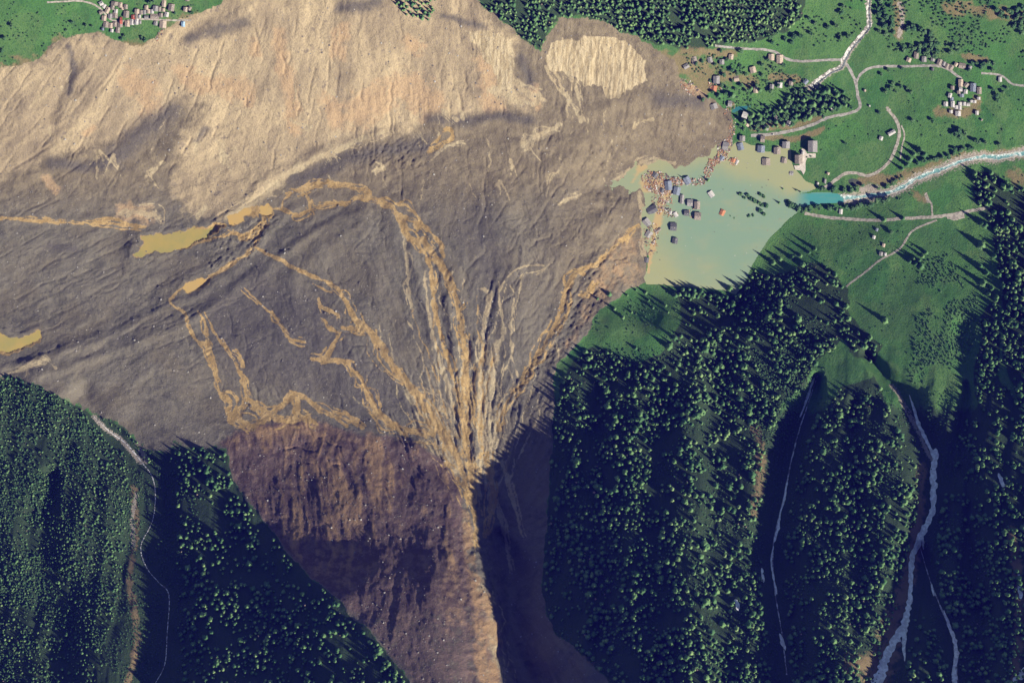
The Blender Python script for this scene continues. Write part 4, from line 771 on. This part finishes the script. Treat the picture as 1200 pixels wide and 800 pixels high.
grove([(926,240),(931,242),(935,245),(923,236.5)], 'b', 'in the flooded clump at the turquoise inlet mouth', (.8, 1.2))
grove([(856,253),(860,255.5)], 'b', 'of two low ones drowned in mid lake', (.45, .6)); grove([(852,242.5)], 'b', 'drowned alone beside the orange-roofed floating house', (.4, .45)); grove([(878,253),(882,252)], 'b', 'at the right end of the drowned low hedge', (.55, .7))
grove([(800,208.5)], 'c', 'on the wreckage spit, leaning left', (.55, .6)); grove([(829.5,211.5)], 'c', 'at the tip of the wreckage spit', (.6, .7))
grove([(867,336),(855,338.5)], 'c', 'standing in the water at the bottom lake corner', (.8, .95))
grove(along([(790,345),(815,346),(845,349),(862,354)], 14, 2, 1), 'c', 'in the row along the southern lake shore', (.8, 1.05))
grove(along([(936,247),(955,244),(985,245),(1005,241),(1030,236),(1045,232)], 26, 2.5, 2), 'b', 'in the belt on the south river bank', (.6, 1.0))
grove([(1066,187),(1071,181),(1078,177),(1083,181),(1063,193),(1057,198)], 'c', 'in the tall row on the north river bank', (.9, 1.15))
grove(along([(1075,192),(1095,186),(1110,181),(1125,176),(1140,170)], 18, 2.5, 3), 'b', 'in the hedge row along the north river bank', (.6, .9))
grove(along([(965,222),(980,222),(998,222),(1012,218)], 12, 3, 4), 'b', 'around the dark pond by the farm track', (.6, .9))
grove(along([(1030,222),(1045,215),(1055,211)], 7, 2, 41), 'b', 'on the gravel strip beside the river', (.6, .85))
RAV = [(862,146),(880,134),(905,124),(930,112),(948,106),(958,103),(980,106),(1002,118),(1003,126),(985,131),(960,137),(925,148),(900,150),(880,153)]
grove(area(RAV, 6.2, 5), 'bc', 'in the tree belt of the little ravine', (.7, 1.0))
grove([(816,75),(823,72),(838,76),(852,70),(858,82),(864,86),(848,88),(858,95),(868,78),(874,88),(845,100),(852,103),(862,105),(868,100),(905,80),(893,88),(900,70),(918,76),(893,76),(912,100),(903,107),(930,95),(925,102),(938,106),(845,60),(868,60)], 'b', 'among the houses left of the ravine', (.6, .95))
grove([(880,104),(886,100),(874,107),(890,106),(835,108),(842,112),(830,114),(850,110),(858,112),(824,117)], 'bc', 'along the track below the half-buried houses', (.7, .95))
grove([(892,36),(903,44),(905,50),(920,46),(930,43),(938,42),(950,40),(928,50),(985,46),(994,43),(986,15),(988,8),(948,22),(955,28),(970,32),(980,30)], 'b', 'left of the white stream', (.8, 1.15))
grove(area([(1028,-5),(1048,0),(1045,40),(1030,48)], 7.5, 6), 'b', 'on the right bank of the white stream', (.8, 1.1))
grove(area([(1062,25),(1085,30),(1120,50),(1125,62),(1095,66),(1072,62),(1048,72),(1040,66),(1060,52)], 6.4, 7, clear(14, -.15, 331)), 'b', 'behind the chalet row of the right hamlet', (.8, 1.1))
grove([(1038,108),(1044,104),(1050,107),(1056,102),(1063,104),(1067,108),(1046,98),(1041,82),(1057,81),(1033,87)], 'b', 'in the field thicket left of the hamlet', (.7, 1.0))
grove([(1120,157),(1124,154),(1130,157),(1125,161)], 'b', 'in the round clump below the hamlet', (.9, 1.2)); grove([(1143,166),(1147,167),(1155,167)], 'b', 'of the low trio near the upper river bend', (.8, 1.0))
grove([(1171,170)], 'b', 'alone on the meadow by the upper river bend', (.7, .8)); grove([(1030,132)], 'b', 'alone near the top of the farm track', (.7, .8)); grove([(991,168)], 'b', 'alone on the meadow left of the farm track', (.6, .7)); grove([(1069,141),(1093,141)], 'b', 'alone on the meadow right of the farm track', (.6, .8))
grove(area([(1130,70),(1165,72),(1165,85),(1145,84),(1132,88)], 6.5, 8), 'b', 'in the thicket right of the hamlet', (.7, 1.0)); grove([(1163,105),(1168,112),(1175,108),(1180,104),(1169,118)], 'b', 'below the lane at the right edge', (.7, .95))
grove(area([(1165,12),(1200,10),(1215,45),(1190,42)], 8, 9), 'b', 'at the top right corner', (.8, 1.1))
grove([(1066,306),(1070,303),(1073,309),(1077,305),(1081,300),(1085,296),(1079,312)], 'c', 'in the clump above the mountain path', (.85, 1.15)); grove([(1044,272)], 'b', 'alone above the four white sheds', (.8, .9))
grove([(1036,258),(1058,256)], 'c', 'beside the south road', (.75, .9)); grove([(1150,288),(1156,320),(1152,332),(1158,345),(1162,338),(1148,312),(1154,264),(1150,262),(1167,352),(1165,300)], 'c', 'on the open slope before the right wood', (.95, 1.25))
grove([(948,296),(928,302),(938,300),(914,304),(906,308),(955,292)], 'c', 'at the upper edge of the lakeside wood', (.7, .95)); grove([(1037,376)], 'c', 'alone on the lower right meadow', (.95, 1.0))
grove([(720,362),(700,350),(714,345),(735,346),(745,340),(757,343),(740,366),(760,352),(765,361),(780,358),(783,366),(730,372),(745,408)], 'c', 'in the clearing by the lake dam', (.5, .75))
grove([(205,16),(225,15),(143,46),(146,42),(170,47),(166,44),(180,2),(176,4)], 'b', 'around the hillside village', (.6, .9)); grove([(85,27),(101,30),(108,31),(78,36)], 'b', 'on the green slope left of the village', (.5, .8))
grove([(5,45),(14,30),(2,60)], 'b', 'at the far left of the green slope', (.7, .9))

# ------------------------------------------------------------------ buildings
def house(px, py, w_, l_, ang, roof, label, cat='house', wall='wall_wood', hw=5.0, tilt=(0, 0), group=None, z=None, name='chalet', chim=True, pitch=.42, half=False):
    """w_ across the ridge, l_ along it (photo px); ang: ridge turned clockwise from up-down in the picture"""
    W_, L_ = w_ * S / 2, l_ * S / 2; a = math.radians(-ang)
    zz = float(np.min([zat(px + dx, py + dy) for dx in (-w_ / 3, w_ / 3) for dy in (-l_ / 3, l_ / 3)])) if z is None else z
    x, y, _ = P(px, py, zz + hw); e = bpy.data.objects.new(name, None); C.objects.link(e); e.location = (x, y, zz); e.rotation_euler = (math.radians(tilt[0]), math.radians(tilt[1]), a); e.empty_display_size = 2
    tag(e, label, cat, group); ww, ll, rz = W_ * .88, L_ * .9, W_ * .88 * pitch
    b = -2.5
    V = [(-ww, -ll, b), (ww, -ll, b), (ww, -ll, hw), (0, -ll, hw + rz), (-ww, -ll, hw), (-ww, ll, b), (ww, ll, b), (ww, ll, hw), (0, ll, hw + rz), (-ww, ll, hw)]
    F = [(0, 1, 2, 3, 4), (9, 8, 7, 6, 5), (1, 6, 7, 2), (5, 0, 4, 9), (5, 6, 1, 0)]
    o = bpy.data.objects.new('wall', mesh('wall', V, F, MAT[wall])); C.objects.link(o); o.parent = e
    th = .28; R_ = None
    for sgn in (-1, 1) if not half else (1,):
        ez = hw - (W_ - ww) * pitch + .12; rt = hw + rz + .12
        V = [(0, -L_, rt), (sgn * W_, -L_, ez), (sgn * W_, L_, ez), (0, L_, rt)]; V += [(p[0], p[1], p[2] + th) for p in V]
        F = [(0, 1, 2, 3), (7, 6, 5, 4), (0, 4, 5, 1), (1, 5, 6, 2), (2, 6, 7, 3), (3, 7, 4, 0)]
        if sgn < 0: F = [f[::-1] for f in F]
        R_ = bpy.data.objects.new('roof_slope', mesh('roof_slope', V, F, ROOF[roof])); C.objects.link(R_); R_.parent = e
    if chim and min(w_, l_) > 4.2:
        cxm, cym, cz, s_ = W_ * .3, L_ * .35, hw + rz * .55, .45
        V = [(cxm + i * s_, cym + j * s_, cz + k) for k in (0, 2.0) for i, j in ((-1, -1), (1, -1), (1, 1), (-1, 1))]
        F = [(0, 1, 5, 4), (1, 2, 6, 5), (2, 3, 7, 6), (3, 0, 4, 7), (4, 5, 6, 7)]
        c = bpy.data.objects.new('chimney', mesh('chimney', V, F, MAT['wall_white'])); C.objects.link(c); c.parent = R_; 
    return e
RN = {'grey': 'grey-roofed', 'brown': 'brown-roofed', 'dark': 'dark-roofed', 'slate': 'slate-blue-roofed', 'pale': 'pale-roofed', 'tan': 'tan-roofed', 'rust': 'orange-roofed', 'red': 'red-roofed', 'blue': 'light-blue-roofed'}
ROWN = ['top', 'second', 'third', 'fourth', 'fifth', 'sixth', 'seventh']
def village(items, where, rows, wall='wall_wood'):
    """items (x, y, w, l, ang, roof); rows: y bounds; labels tell each one by its row and place in it"""
    for k in range(len(rows) - 1):
        row = sorted([i for i in items if rows[k] <= i[1] < rows[k + 1]])
        for n, (x, y, w_, l_, an, rf) in enumerate(row):
            pos = nth(n, len(row)) if n < 12 else (nth(n, len(row)) if n == len(row) - 1 else '%s from right' % (ORD[len(row) - 1 - n].strip()))
            house(x, y, w_, l_, an, rf, '%s chalet, %s in %s row, %s' % (RN[rf], pos, ROWN[k], where), wall=wall if rf != 'pale' else 'wall_white', hw=random.uniform(3.6, 5.5), group='chalets, ' + where)
v6 = lambda zx, zy: (60 + zx / 6, zy / 6)
TL = [(352,25,5,4.6,60,'pale'),(372,45,4,5,30,'pale'),(396,73,5,7.5,25,'tan'),(350,90,4.5,4,70,'brown'),(372,130,5.5,6,5,'tan'),(384,174,6,7,5,'brown'),(415,115,5,5.5,0,'grey'),(450,110,6,7,0,'brown'),(418,182,5,6,3,'tan'),(447,172,5.2,6,3,'brown'),(485,172,6,7,3,'brown'),(536,168,6,7,3,'tan'),(427,217,3.6,4,10,'pale'),(469,214,5,6.5,5,'brown'),(363,207,3,3.4,0,'slate'),(455,80,4.4,4.6,3,'pale'),(431,55,4.5,5,10,'brown'),(446,27,8,4.5,8,'brown'),(487,38,4.6,6,0,'tan'),(524,50,4.8,5.4,0,'brown'),(500,62,3.6,3.2,0,'tan'),(528,102,6.4,8,5,'brown'),(578,122,4.5,5,0,'red'),(603,82,5.2,5.6,3,'tan'),(632,90,4,5,3,'brown'),(656,88,4,5,3,'grey'),(684,82,4,5,0,'tan'),(710,83,3.8,4.6,0,'pale'),(600,116,4,6,3,'brown'),(622,118,3,3.6,0,'pale'),(568,158,4.6,6.4,3,'pale'),(600,155,4.6,6.8,3,'pale'),(625,158,3,4,3,'grey'),(670,55,4.4,5,0,'tan'),(733,62,6,6.4,5,'grey'),(761,66,4,5.4,5,'brown'),(789,73,4,4,0,'tan'),(793,28,5,8,3,'tan'),(845,55,7,8.4,8,'brown'),(728,118,6.6,10,90,'brown'),(772,110,4.6,5,0,'brown'),(812,104,5,5.6,10,'pale'),(670,124,4,5,90,'grey'),(735,166,4.6,5,3,'grey'),(786,173,8,9,3,'tan'),(928,172,4.4,6,0,'blue'),(944,68,4.6,5.4,5,'tan'),(973,62,4,4.6,30,'brown'),(492,146,8,3,90,'red'),(957,-2,5,4,0,'brown')]
village([v6(a, b) + (c, d, e, f) for a, b, c, d, e, f in TL], 'village beside the slide', [-5,7,11.5,16,22.5,40])
v5 = lambda zx, zy: (940 + zx / 4.615, zy / 4.615)
HR = [(577,325,5.5,5,20,'tan'),(618,300,5.5,8,5,'brown'),(660,322,5.5,6.5,0,'grey'),(708,318,5,6.5,10,'grey'),(743,338,5.5,7.5,20,'brown'),(767,345,3.6,5,20,'grey'),(783,359,4.6,6.4,20,'brown'),(806,366,5.4,6,30,'brown'),(832,350,4,4.6,30,'tan'),(866,357,6.4,8,100,'brown'),(908,368,4,5,20,'grey')]
village([v5(a, b) + (c, d, e, f) for a, b, c, d, e, f in HR], 'lane terrace above the right hamlet', [60, 90])
HL = [(858,450,5.5,8.5,0,'tan'),(888,460,5,5.5,40,'brown'),(925,474,6.6,10,3,'slate'),(958,491,5.4,8,0,'brown'),(814,476,4.2,4.6,0,'brown'),(847,500,4,4,0,'brown'),(858,484,5,4,90,'pale'),(885,497,4.6,5,0,'pale'),(864,518,5,4,0,'slate'),(800,517,4.4,5.4,10,'pale'),(810,536,4,4,0,'slate'),(777,564,5,5.4,0,'pale'),(815,565,4.6,7.4,0,'pale'),(854,563,4,4.4,0,'pale'),(877,563,4,4.4,0,'pale'),(854,585,3.6,4.4,0,'pale'),(834,581,4.2,4.4,0,'pale'),(899,566,4,4.2,90,'pale'),(915,549,3.2,3,0,'pale'),(933,551,4.2,3.4,0,'pale'),(955,533,4,3.4,0,'pale'),(946,611,4,4.6,0,'pale'),(805,605,4,3.8,0,'pale'),(844,615,6.4,6,0,'pale')]
village([v5(a, b) + (c, d, e, f) for a, b, c, d, e, f in HL], 'right hamlet', [90, 104.5, 114, 121, 124.6, 130, 140])
for zx, zy, w_, l_, an, rf, lab in [(1071,430,4,6,0,'pale','pale-roofed barn beside the lane at the right edge'),(706,376,3,3.6,0,'dark','tiny dark-roofed hut just below the hamlet lane'),(340,491,2.6,2.6,0,'tan','tiny tan hut in the meadow by the lane fork'),(365,574,1.8,2.2,0,'pale','tiny white hut in the meadow right of the lane bend'),(171,585,4.6,6.6,95,'pale','pale-roofed house in the ravine trees by the lane bend'),(20,443,5,6,40,'slate','slate-roofed house beside the white stones of the stream'),(42,613,5,6.5,20,'grey','grey-roofed house among ravine trees above the lane'),(427,749,4.4,4.6,15,'pale','white-roofed shed left of the long yellow barn'),(485,719,4.6,9,60,'pale','long pale yellow barn beside the farm track'),(972,649,2,2.6,30,'brown','tiny brown hut in the meadow below the hamlet')]:
    house(*v5(zx, zy), w_, l_, an, rf, lab, hw=3.6, name='barn' if 'barn' in lab else 'hut' if 'hut' in lab or 'shed' in lab else 'chalet', cat='barn' if 'barn' in lab else 'hut' if 'hut' in lab or 'shed' in lab else 'house')
v7 = lambda zx, zy: (790 + zx / 7.475, 40 + zy / 7.475)
for zx, zy, w_, l_, an, rf, lab in [(178,233,6.5,9,-15,'brown','large brown-roofed house nearest the slide at the top'),(106,283,5.5,6.5,60,'grey','grey-roofed house half swept by debris, leftmost'),(315,228,5.5,6.6,-15,'grey','grey-roofed house right of the large brown-roofed one'),(418,246,5.6,6,0,'grey','square grey-roofed house below the lane start'),(499,201,5.5,6.2,5,'tan','tan-roofed house closest below the lane start'),(852,204,6.8,7.6,0,'tan','left of the two big barns under the lane'),(926,221,7.6,10,0,'tan','right and larger of the two big barns under the lane'),(691,315,7,7.4,-15,'tan','tan-roofed house alone between the tree clumps'),(371,402,7.5,9,0,'grey','large grey-roofed house just above the debris front'),(715,490,5.4,7.4,0,'tan','tan-roofed house above the dark ravine shadow'),(856,461,5,5.4,5,'grey','small grey-roofed house left of the white-roofed one'),(926,449,6,6.2,5,'pale','white-roofed house left of the stream stones'),(1024,432,5,5,10,'brown','brown-roofed house hidden in trees by the stream'),(490,611,7,5,95,'grey','grey-roofed house above the trapped turquoise pool'),(620,710,7.5,6.6,110,'pale','pale-roofed house below the trapped turquoise pool'),(895,735,4.6,6.6,0,'brown','narrow brown-roofed house in the ravine trees'),(640,788,6,5.5,30,'tan','tan-roofed house at the foot of the ravine trees'),(1005,783,6,6,25,'grey','grey-roofed house above the lane, right of the white one')]:
    house(*v7(zx, zy), w_, l_, an, rf, lab, wall='wall_white' if rf in ('pale', 'tan') else 'wall_wood', hw=5.5, name='barn' if 'barns' in lab else 'chalet', cat='barn' if 'barns' in lab else 'house')
v8 = lambda zx, zy: (850 + zx / 10, 140 + zy / 10)
for zx, zy, w_, l_, an, rf, hw, lab in [(200,225,6.4,6.5,0,'grey',5,'grey-roofed house at the lane end beside the debris'),(178,320,7.2,8.4,-15,'slate',4,'slate-roofed house in the shallows nearest the debris'),(438,232,7.4,5,95,'brown',5,'brown and white house on the bank right below the lane'),(420,348,8.6,8.4,3,'slate',5,'bluish slate-roofed house at the water edge'),(255,508,6.5,5.6,100,'grey',2.2,'grey hipped roof standing alone in the shallow yellow water'),(478,498,9.6,8.2,0,'brown',6,'largest brown-roofed house standing in the yellow water'),(608,368,8,8.2,0,'brown',6,'brown-roofed house on the shore left of the hotel lawn'),(712,300,9,8,0,'grey',6,'wide grey-brown house at the head of the shore row'),(690,482,6,6.4,5,'brown',5,'small brown-roofed house in the water by the hotel terrace'),(775,630,5.4,4.6,95,'grey',2.5,'small grey hut in the water below the hotel terrace'),(482,98,6,6.2,20,'grey',5,'grey and white house above the lane, middle of three')]:
    house(*v8(zx, zy), w_, l_, an, rf, lab, wall='wall_white' if 'white' in lab else 'wall_wood', hw=hw)
def slab(name, poly, h, mat, label, cat, lift=.4):
    zz = max(float(zat(a, b)) for a, b in poly) + lift; n = len(poly); V = [P(a, b, zz - h) for a, b in poly] + [P(a, b, zz) for a, b in poly]
    F = [tuple(range(n, 2 * n))[::-1]] + [(k, (k + 1) % n, n + (k + 1) % n, n + k) for k in range(n)]
    o = bpy.data.objects.new(name, mesh(name, V, F, mat)); C.objects.link(o); tag(o, label, cat); return zz
slab('terrace', [(947,181),(957,181),(957,166.5),(951,174),(944,177),(943,182),(944,186)][::-1] if False else [(946,180),(956,180),(956,185),(946,185),(944,190),(944,200),(941.5,205),(939,200),(932,199),(930.5,194),(937,194),(938,182),(939.5,174),(943,175)], 5, MAT['rubble'], 'pale paved terrace round the two hotel blocks', 'terrace')
house(952.4, 171.8, 11, 13.5, 0, 'grey', 'upper hotel block, large grey gabled roof above the terrace', wall='wall_white', hw=11, name='hotel')
house(936, 187, 9, 10.5, 0, 'brown', 'lower hotel block, brown and pale roof on the terrace edge', wall='wall_white', hw=10, name='hotel')
house(941, 179.5, 3, 4, 0, 'pale', 'small white annex between the two hotel blocks', wall='wall_white', hw=4, name='annex')
v9 = lambda zx, zy: (700 + zx / 4.615, 140 + zy / 4.615)
for zx, zy, w_, l_, an, rf, tl, hw, lab in [(312,300,6,6,35,'dark',(6,8),1.5,'dark torn roof at the top of the wreckage mat'),(385,357,8.4,11,-5,'slate',(5,-6),2.5,'large slate roof at the right rim of the wreckage mat'),(429,388,8,9.5,12,'slate',(-4,7),2.5,'slate roof right of the largest one, slightly turned'),(486,330,7.5,9,-28,'slate',(8,6),2,'slate roof wrenched round on the wreckage spit'),(458,432,4.6,10.5,5,'grey',(0,0),3,'tall narrow grey-roofed barn in the lake'),(501,451,8,6.6,92,'grey',(0,0),3,'grey-brown house left of a taller neighbour in the lake'),(540,465,7,9.4,0,'brown',(0,0),5,'tall brown house in the lake, dark left roof'),(483,506,6.6,6,92,'dark',(0,0),3,'dark-roofed house in the lake left of a wide brown one'),(543,523,9,7.6,95,'brown',(0,0),4,'wide brown house lowest of the lake group'),(412,580,9.4,7.4,92,'dark',(0,0),3,'dark-roofed house alone near the debris dam'),(420,656,6.4,7,8,'dark',(0,0),3,'southernmost dark-roofed house in the lake'),(297,488,9,12,60,'dark',(10,6),1.5,'big dark collapsed roof on the debris shore'),(268,556,8,9,-35,'grey',(8,-8),1.2,'grey collapsed roof below the big dark one'),(278,620,7.4,8,30,'grey',(6,8),1.2,'grey broken roof at the debris shore, lower one'),(329,600,3,8.4,55,'brown',(4,0),1.5,'narrow barn roof drifted askew against the shore'),(616,404,6,7.4,-35,'pale',(4,6),1.5,'white roof adrift in the middle of the lake'),(676,503,6,7,25,'rust',(5,5),1.0,'orange-roofed house adrift at the lake centre'),(424,514,4.6,6,-30,'pale',(5,8),1.2,'small pale roof floating beside the lake houses'),(350,383,5,5,20,'dark',(9,0),1.2,'small dark roof in the lower wreckage mat'),(694,145,10,7,100,'grey',(6,6),1.8,'long grey roof crushed at the top of the wreckage spit'),(674,210,5,6,30,'slate',(8,8),1.0,'slate roof fragment in the upper wreckage spit'),(736,222,5.4,5,20,'rust',(8,8),.8,'orange broken roof afloat right of the spit'),(755,232,3.4,6,25,'pale',(5,8),.6,'white roof sheet afloat right of the spit'),(266,760,5,6,5,'dark',(5,5),1.5,'dark roof stranded at the lowest debris shore'),(396,505,3.6,4,10,'pale',(5,8),.8,'small pale roof piece left of the floating one'),(1048,290 - 700,0,0,0,'',(0,0),0,'')]:
    if w_: house(*v9(zx, zy), w_, l_, an, rf, lab, hw=hw, tilt=tl, z=-.6, chim=hw >= 3, name='chalet' if hw > 2 else 'wrecked_chalet')
for zx, zy, w_, l_, an, rf, lab in [(350,477,7,7,10,'rust','house torn open with orange timber at the debris front'),(548,392,7,6,80,'tan','collapsed house with white rubble among dark trees'),(350,632,8,6.5,-20,'grey','grey roof tipped over at the debris edge by the pool')]:
    house(*v7(zx, zy), w_, l_, an, rf, lab, hw=2.5, tilt=(7, -7), name='wrecked_chalet', chim=False)
for px, py, w_, l_, an, rf, lab in [(1027.6,269.3,3.2,3.6,20,'slate','topmost shed above the mountain path, slate roof'),(1024.2,278,3.6,4,15,'pale','white shed, second of the four above the path'),(1035.5,287.5,3.6,4,15,'tan','tan shed, third of the four above the path'),(1032.5,297.5,4.2,4.6,10,'grey','grey shed at the path, left of the lowest pair'),(1037.5,298,3,3.6,10,'pale','white shed at the path, right of the lowest pair'),(985.5,248,4,6,5,'pale','pale-roofed house between the river and the south road'),(967,212.5,2.6,5.4,5,'grey','narrow grey shed at the lower end of the farm track'),(970.5,203.5,3.4,3,20,'tan','tan hut above the lower end of the farm track'),(958.5,215,2.4,2.8,0,'pale','tiny white hut at the lake end of the farm track')]:
    house(px, py, w_, l_, an, rf, lab, hw=2.8, name='shed', cat='shed', wall='wall_white' if rf == 'pale' else 'wall_wood')
# parked car on the lane
def car(px, py, ang, label):
    x, y, z = P(px, py); e = bpy.data.objects.new('parked_car', None); C.objects.link(e); e.location = (x, y, z + .35); e.rotation_euler[2] = math.radians(ang); tag(e, label, 'car')
    def hull(nm, prof, hwid, mat):
        n = len(prof); V = [(a, -hwid, b) for a, b in prof] + [(a, hwid, b) for a, b in prof]; F = [tuple(range(n)), tuple(range(2 * n - 1, n - 1, -1))] + [(k, n + k, n + (k + 1) % n, (k + 1) % n) for k in range(n)]
        o = bpy.data.objects.new(nm, mesh(nm, V, F, mat)); C.objects.link(o); o.parent = e
    hull('body', [(-2.2, .3), (2.2, .3), (2.25, .75), (1.2, .95), (-2.1, .98), (-2.25, .7)], .88, MAT['wall_white']); hull('cabin', [(-1.8, .98), (1.0, .96), (.45, 1.45), (-1.4, 1.48)], .78, simple('car_glass', (.04, .05, .06), (.06, .07, .08), 1, .2, .5))
    for a in (-1.35, 1.35):
        for b in (-.85, .85):
            V = [(a + .33 * math.cos(t * .5236), b + q, .33 + .33 * math.sin(t * .5236)) for q in (-.1, .1) for t in range(12)]
            o = bpy.data.objects.new('wheel', mesh('wheel', V, [tuple(range(12)), tuple(range(23, 11, -1))] + [(k, 12 + k, 12 + (k + 1) % 12, (k + 1) % 12) for k in range(12)], simple('tyre', (.02, .02, .02), (.03, .03, .03)))); C.objects.link(o); o.parent = e
car(905.6, 157.6, 10, 'white car parked on the lane above the lake')

# ------------------------------------------------------------------ wreckage and boulders
def chunk(rs, sx, sy, sz):
    V = [(x * sx * rs.uniform(.7, 1.2), y * sy * rs.uniform(.7, 1.2), z * sz * rs.uniform(.7, 1.2)) for z in (-1, 1) for x, y in ((-1, -1), (1, -1), (1, 1), (-1, 1))]
    return V, [(3, 2, 1, 0), (4, 5, 6, 7), (0, 1, 5, 4), (1, 2, 6, 5), (2, 3, 7, 6), (3, 0, 4, 7)]
WC = [simple('wreck_' + k, a, b, .8) for k, a, b in [('timber', (.30, .14, .075), (.42, .22, .12)), ('plaster', (.42, .37, .34), (.60, .55, .51)), ('board', (.33, .22, .15), (.43, .30, .21)), ('dark', (.07, .06, .06), (.14, .11, .10)), ('brown', (.26, .14, .08), (.36, .20, .12))]]
WM = [mesh('plank', *chunk(rs, a, b, c), WC[m]) for a, b, c, m in [(2.4, .35, .25, 0), (1.2, .9, .3, 1), (1.7, .5, .3, 2), (1.0, .8, .6, 0), (.8, .6, .5, 1), (1.6, 1.1, .3, 3), (1.3, .5, .3, 4), (.7, .7, .4, 2), (1.9, .3, .3, 4), (.9, .8, .5, 0)]]
WRECK = [([(752,205),(762,200),(775,202),(788,208),(800,212),(802,216),(786,218),(784,228),(772,228),(758,224),(754,215)], 1.5), ([(772,222),(790,228),(788,240),(770,236)], 2.0), ([(784,208),(800,208),(830,210),(828,216),(800,217)], 1.7), ([(824,208),(826,196),(832,186),(842,182),(846,188),(838,196),(833,208)], 1.4), ([(838,186),(842,170),(850,164),(858,160),(858,170),(852,184),(845,190)], 1.5), ([(854,186),(864,184),(866,192),(856,194)], 1.8),
 ([(764,230),(778,230),(784,244),(795,250),(790,256),(770,252),(762,244)], 2.0), ([(756,262),(768,262),(774,276),(768,300),(760,298),(756,280)], 2.6), ([(808,196 + 46),(814,244),(812,256),(806,254)], 3), ([(852,160),(856,140),(862,138),(862,160)], 2.2), ([(845,128),(860,118),(862,128),(850,135)], 2.2), ([(796,95),(806,92),(818,104),(822,112),(810,112),(798,104)], 2.2), ([(830,96),(846,98),(848,106),(832,106)], 1.9), ([(185,36),(192,34),(188,46),(183,50)], 1.8)]
A = []
for i, (poly, d) in enumerate(WRECK):
    p = np.array(poly, float); r = np.random.default_rng(600 + i); n = int(np.ptp(p[:, 0]) * np.ptp(p[:, 1]) / d ** 2 * 1.3); X = r.uniform(p[:, 0].min(), p[:, 0].max(), n); Y = r.uniform(p[:, 1].min(), p[:, 1].max(), n)
    m = poly_sdf(poly, X + 2 * fbm(X, Y, 5, 2, .5, 9), Y + 2 * fbm(X, Y, 5, 2, .5, 19), 8) < 0; X = X[m]; Y = Y[m]
    a = pts_for(X, Y, .55, 1.25, len(WM), r, 0); zz = np.maximum(a[:, 2], 0) + .15 + r.random(len(a)) * .6; f = (1 - zz / H) * S; a[:, 0] = (X - 600) * f; a[:, 1] = (400 - Y) * f; a[:, 2] = zz; a[:, 6] = r.normal(0, .3, len(a)); A.append(a)
# loose flotsam
r = np.random.default_rng(77); X = r.uniform(770, 925, 260); Y = r.uniform(185, 320, 260); m = poly_sdf(LAKE, X, Y, 8) < -3; m &= r.random(260) < .45; X, Y = X[m], Y[m]; a = pts_for(X, Y, .3, .7, len(WM), r, 0); a[:, 0] = (X - 600) * S; a[:, 1] = (400 - Y) * S; a[:, 2] = .05; A.append(a)
stuff_instances('wreckage', WM, np.concatenate(A), 'mat of splintered orange timber and white rubble on the lake edge', 'wreckage')
ROCKM = [simple('boulder_' + k, a, b, .8, .9, .2, .2) for k, a, b in [('pale', (.30, .27, .24), (.46, .43, .39)), ('grey', (.22, .20, .18), (.32, .29, .26)), ('dark', (.12, .105, .095), (.18, .16, .14))]]
def rock(rs):
    V, F = chunk(rs, 1, .85, .7); V += [(0, 0, rs.uniform(.8, 1.1))]; F = [f for k, f in enumerate(F) if k != 1] + [(4, 5, 8), (5, 6, 8), (6, 7, 8), (7, 4, 8)]; return V, F
RM = [mesh('boulder', *rock(rs), ROCKM[k % 3]) for k in range(9)]
r = np.random.default_rng(88); n = 20000; X = r.uniform(-40, 860, n); Y = r.uniform(-40, 840, n); dd = debris[np.clip(np.searchsorted(ys, Y) - 1, 0, NY - 1), np.clip(np.searchsorted(xs, X) - 1, 0, NX - 1)]
m = (dd > .7) & ~blocked(X, Y) & (fbm(X, Y, 40, 3, .5, 341) + r.normal(0, .35, n) > .05); X, Y = X[m], Y[m]; a = pts_for(X, Y, .3, 1.0, 9, r, 0); a[:, 4] = .4 + 1.1 * r.random(len(a)) ** 8 + .2 * r.random(len(a)); a[:, 2] -= .15; k = r.random(len(a)) < .55; a[k, 5] = 1 + 3 * r.integers(0, 3, k.sum()) + r.integers(0, 2, k.sum())
stuff_instances('boulders', RM, a, 'pale and grey boulders strewn over the landslide', 'boulders')

# ------------------------------------------------------------------ blue mountain air between the ground and the camera
def haze():
    a, z0, z1 = 9000.0, float(Z.min()) - 30.0, H + 60.0
    V = [(x, y, z) for z in (z0, z1) for x, y in ((-a, -a), (a, -a), (a, a), (-a, a))]
    F = [(3, 2, 1, 0), (4, 5, 6, 7), (0, 1, 5, 4), (1, 2, 6, 5), (2, 3, 7, 6), (3, 0, 4, 7)]
    m = bpy.data.materials.new('air'); m.use_nodes = True; t = m.node_tree; t.nodes.clear(); out = t.nodes.new('ShaderNodeOutputMaterial'); v = t.nodes.new('ShaderNodeVolumePrincipled')
    v.inputs['Color'].default_value = (.06, .04, .95, 1); v.inputs['Density'].default_value = HAZE; v.inputs['Anisotropy'].default_value = 0.0
    t.links.new(v.outputs[0], out.inputs['Volume'])
    o = bpy.data.objects.new('haze', mesh('haze', V, F, m)); C.objects.link(o); o['kind'] = 'stuff'; tag(o, 'thin blue mountain air over the whole valley', 'haze')
HAZE = 6.0e-6
haze()
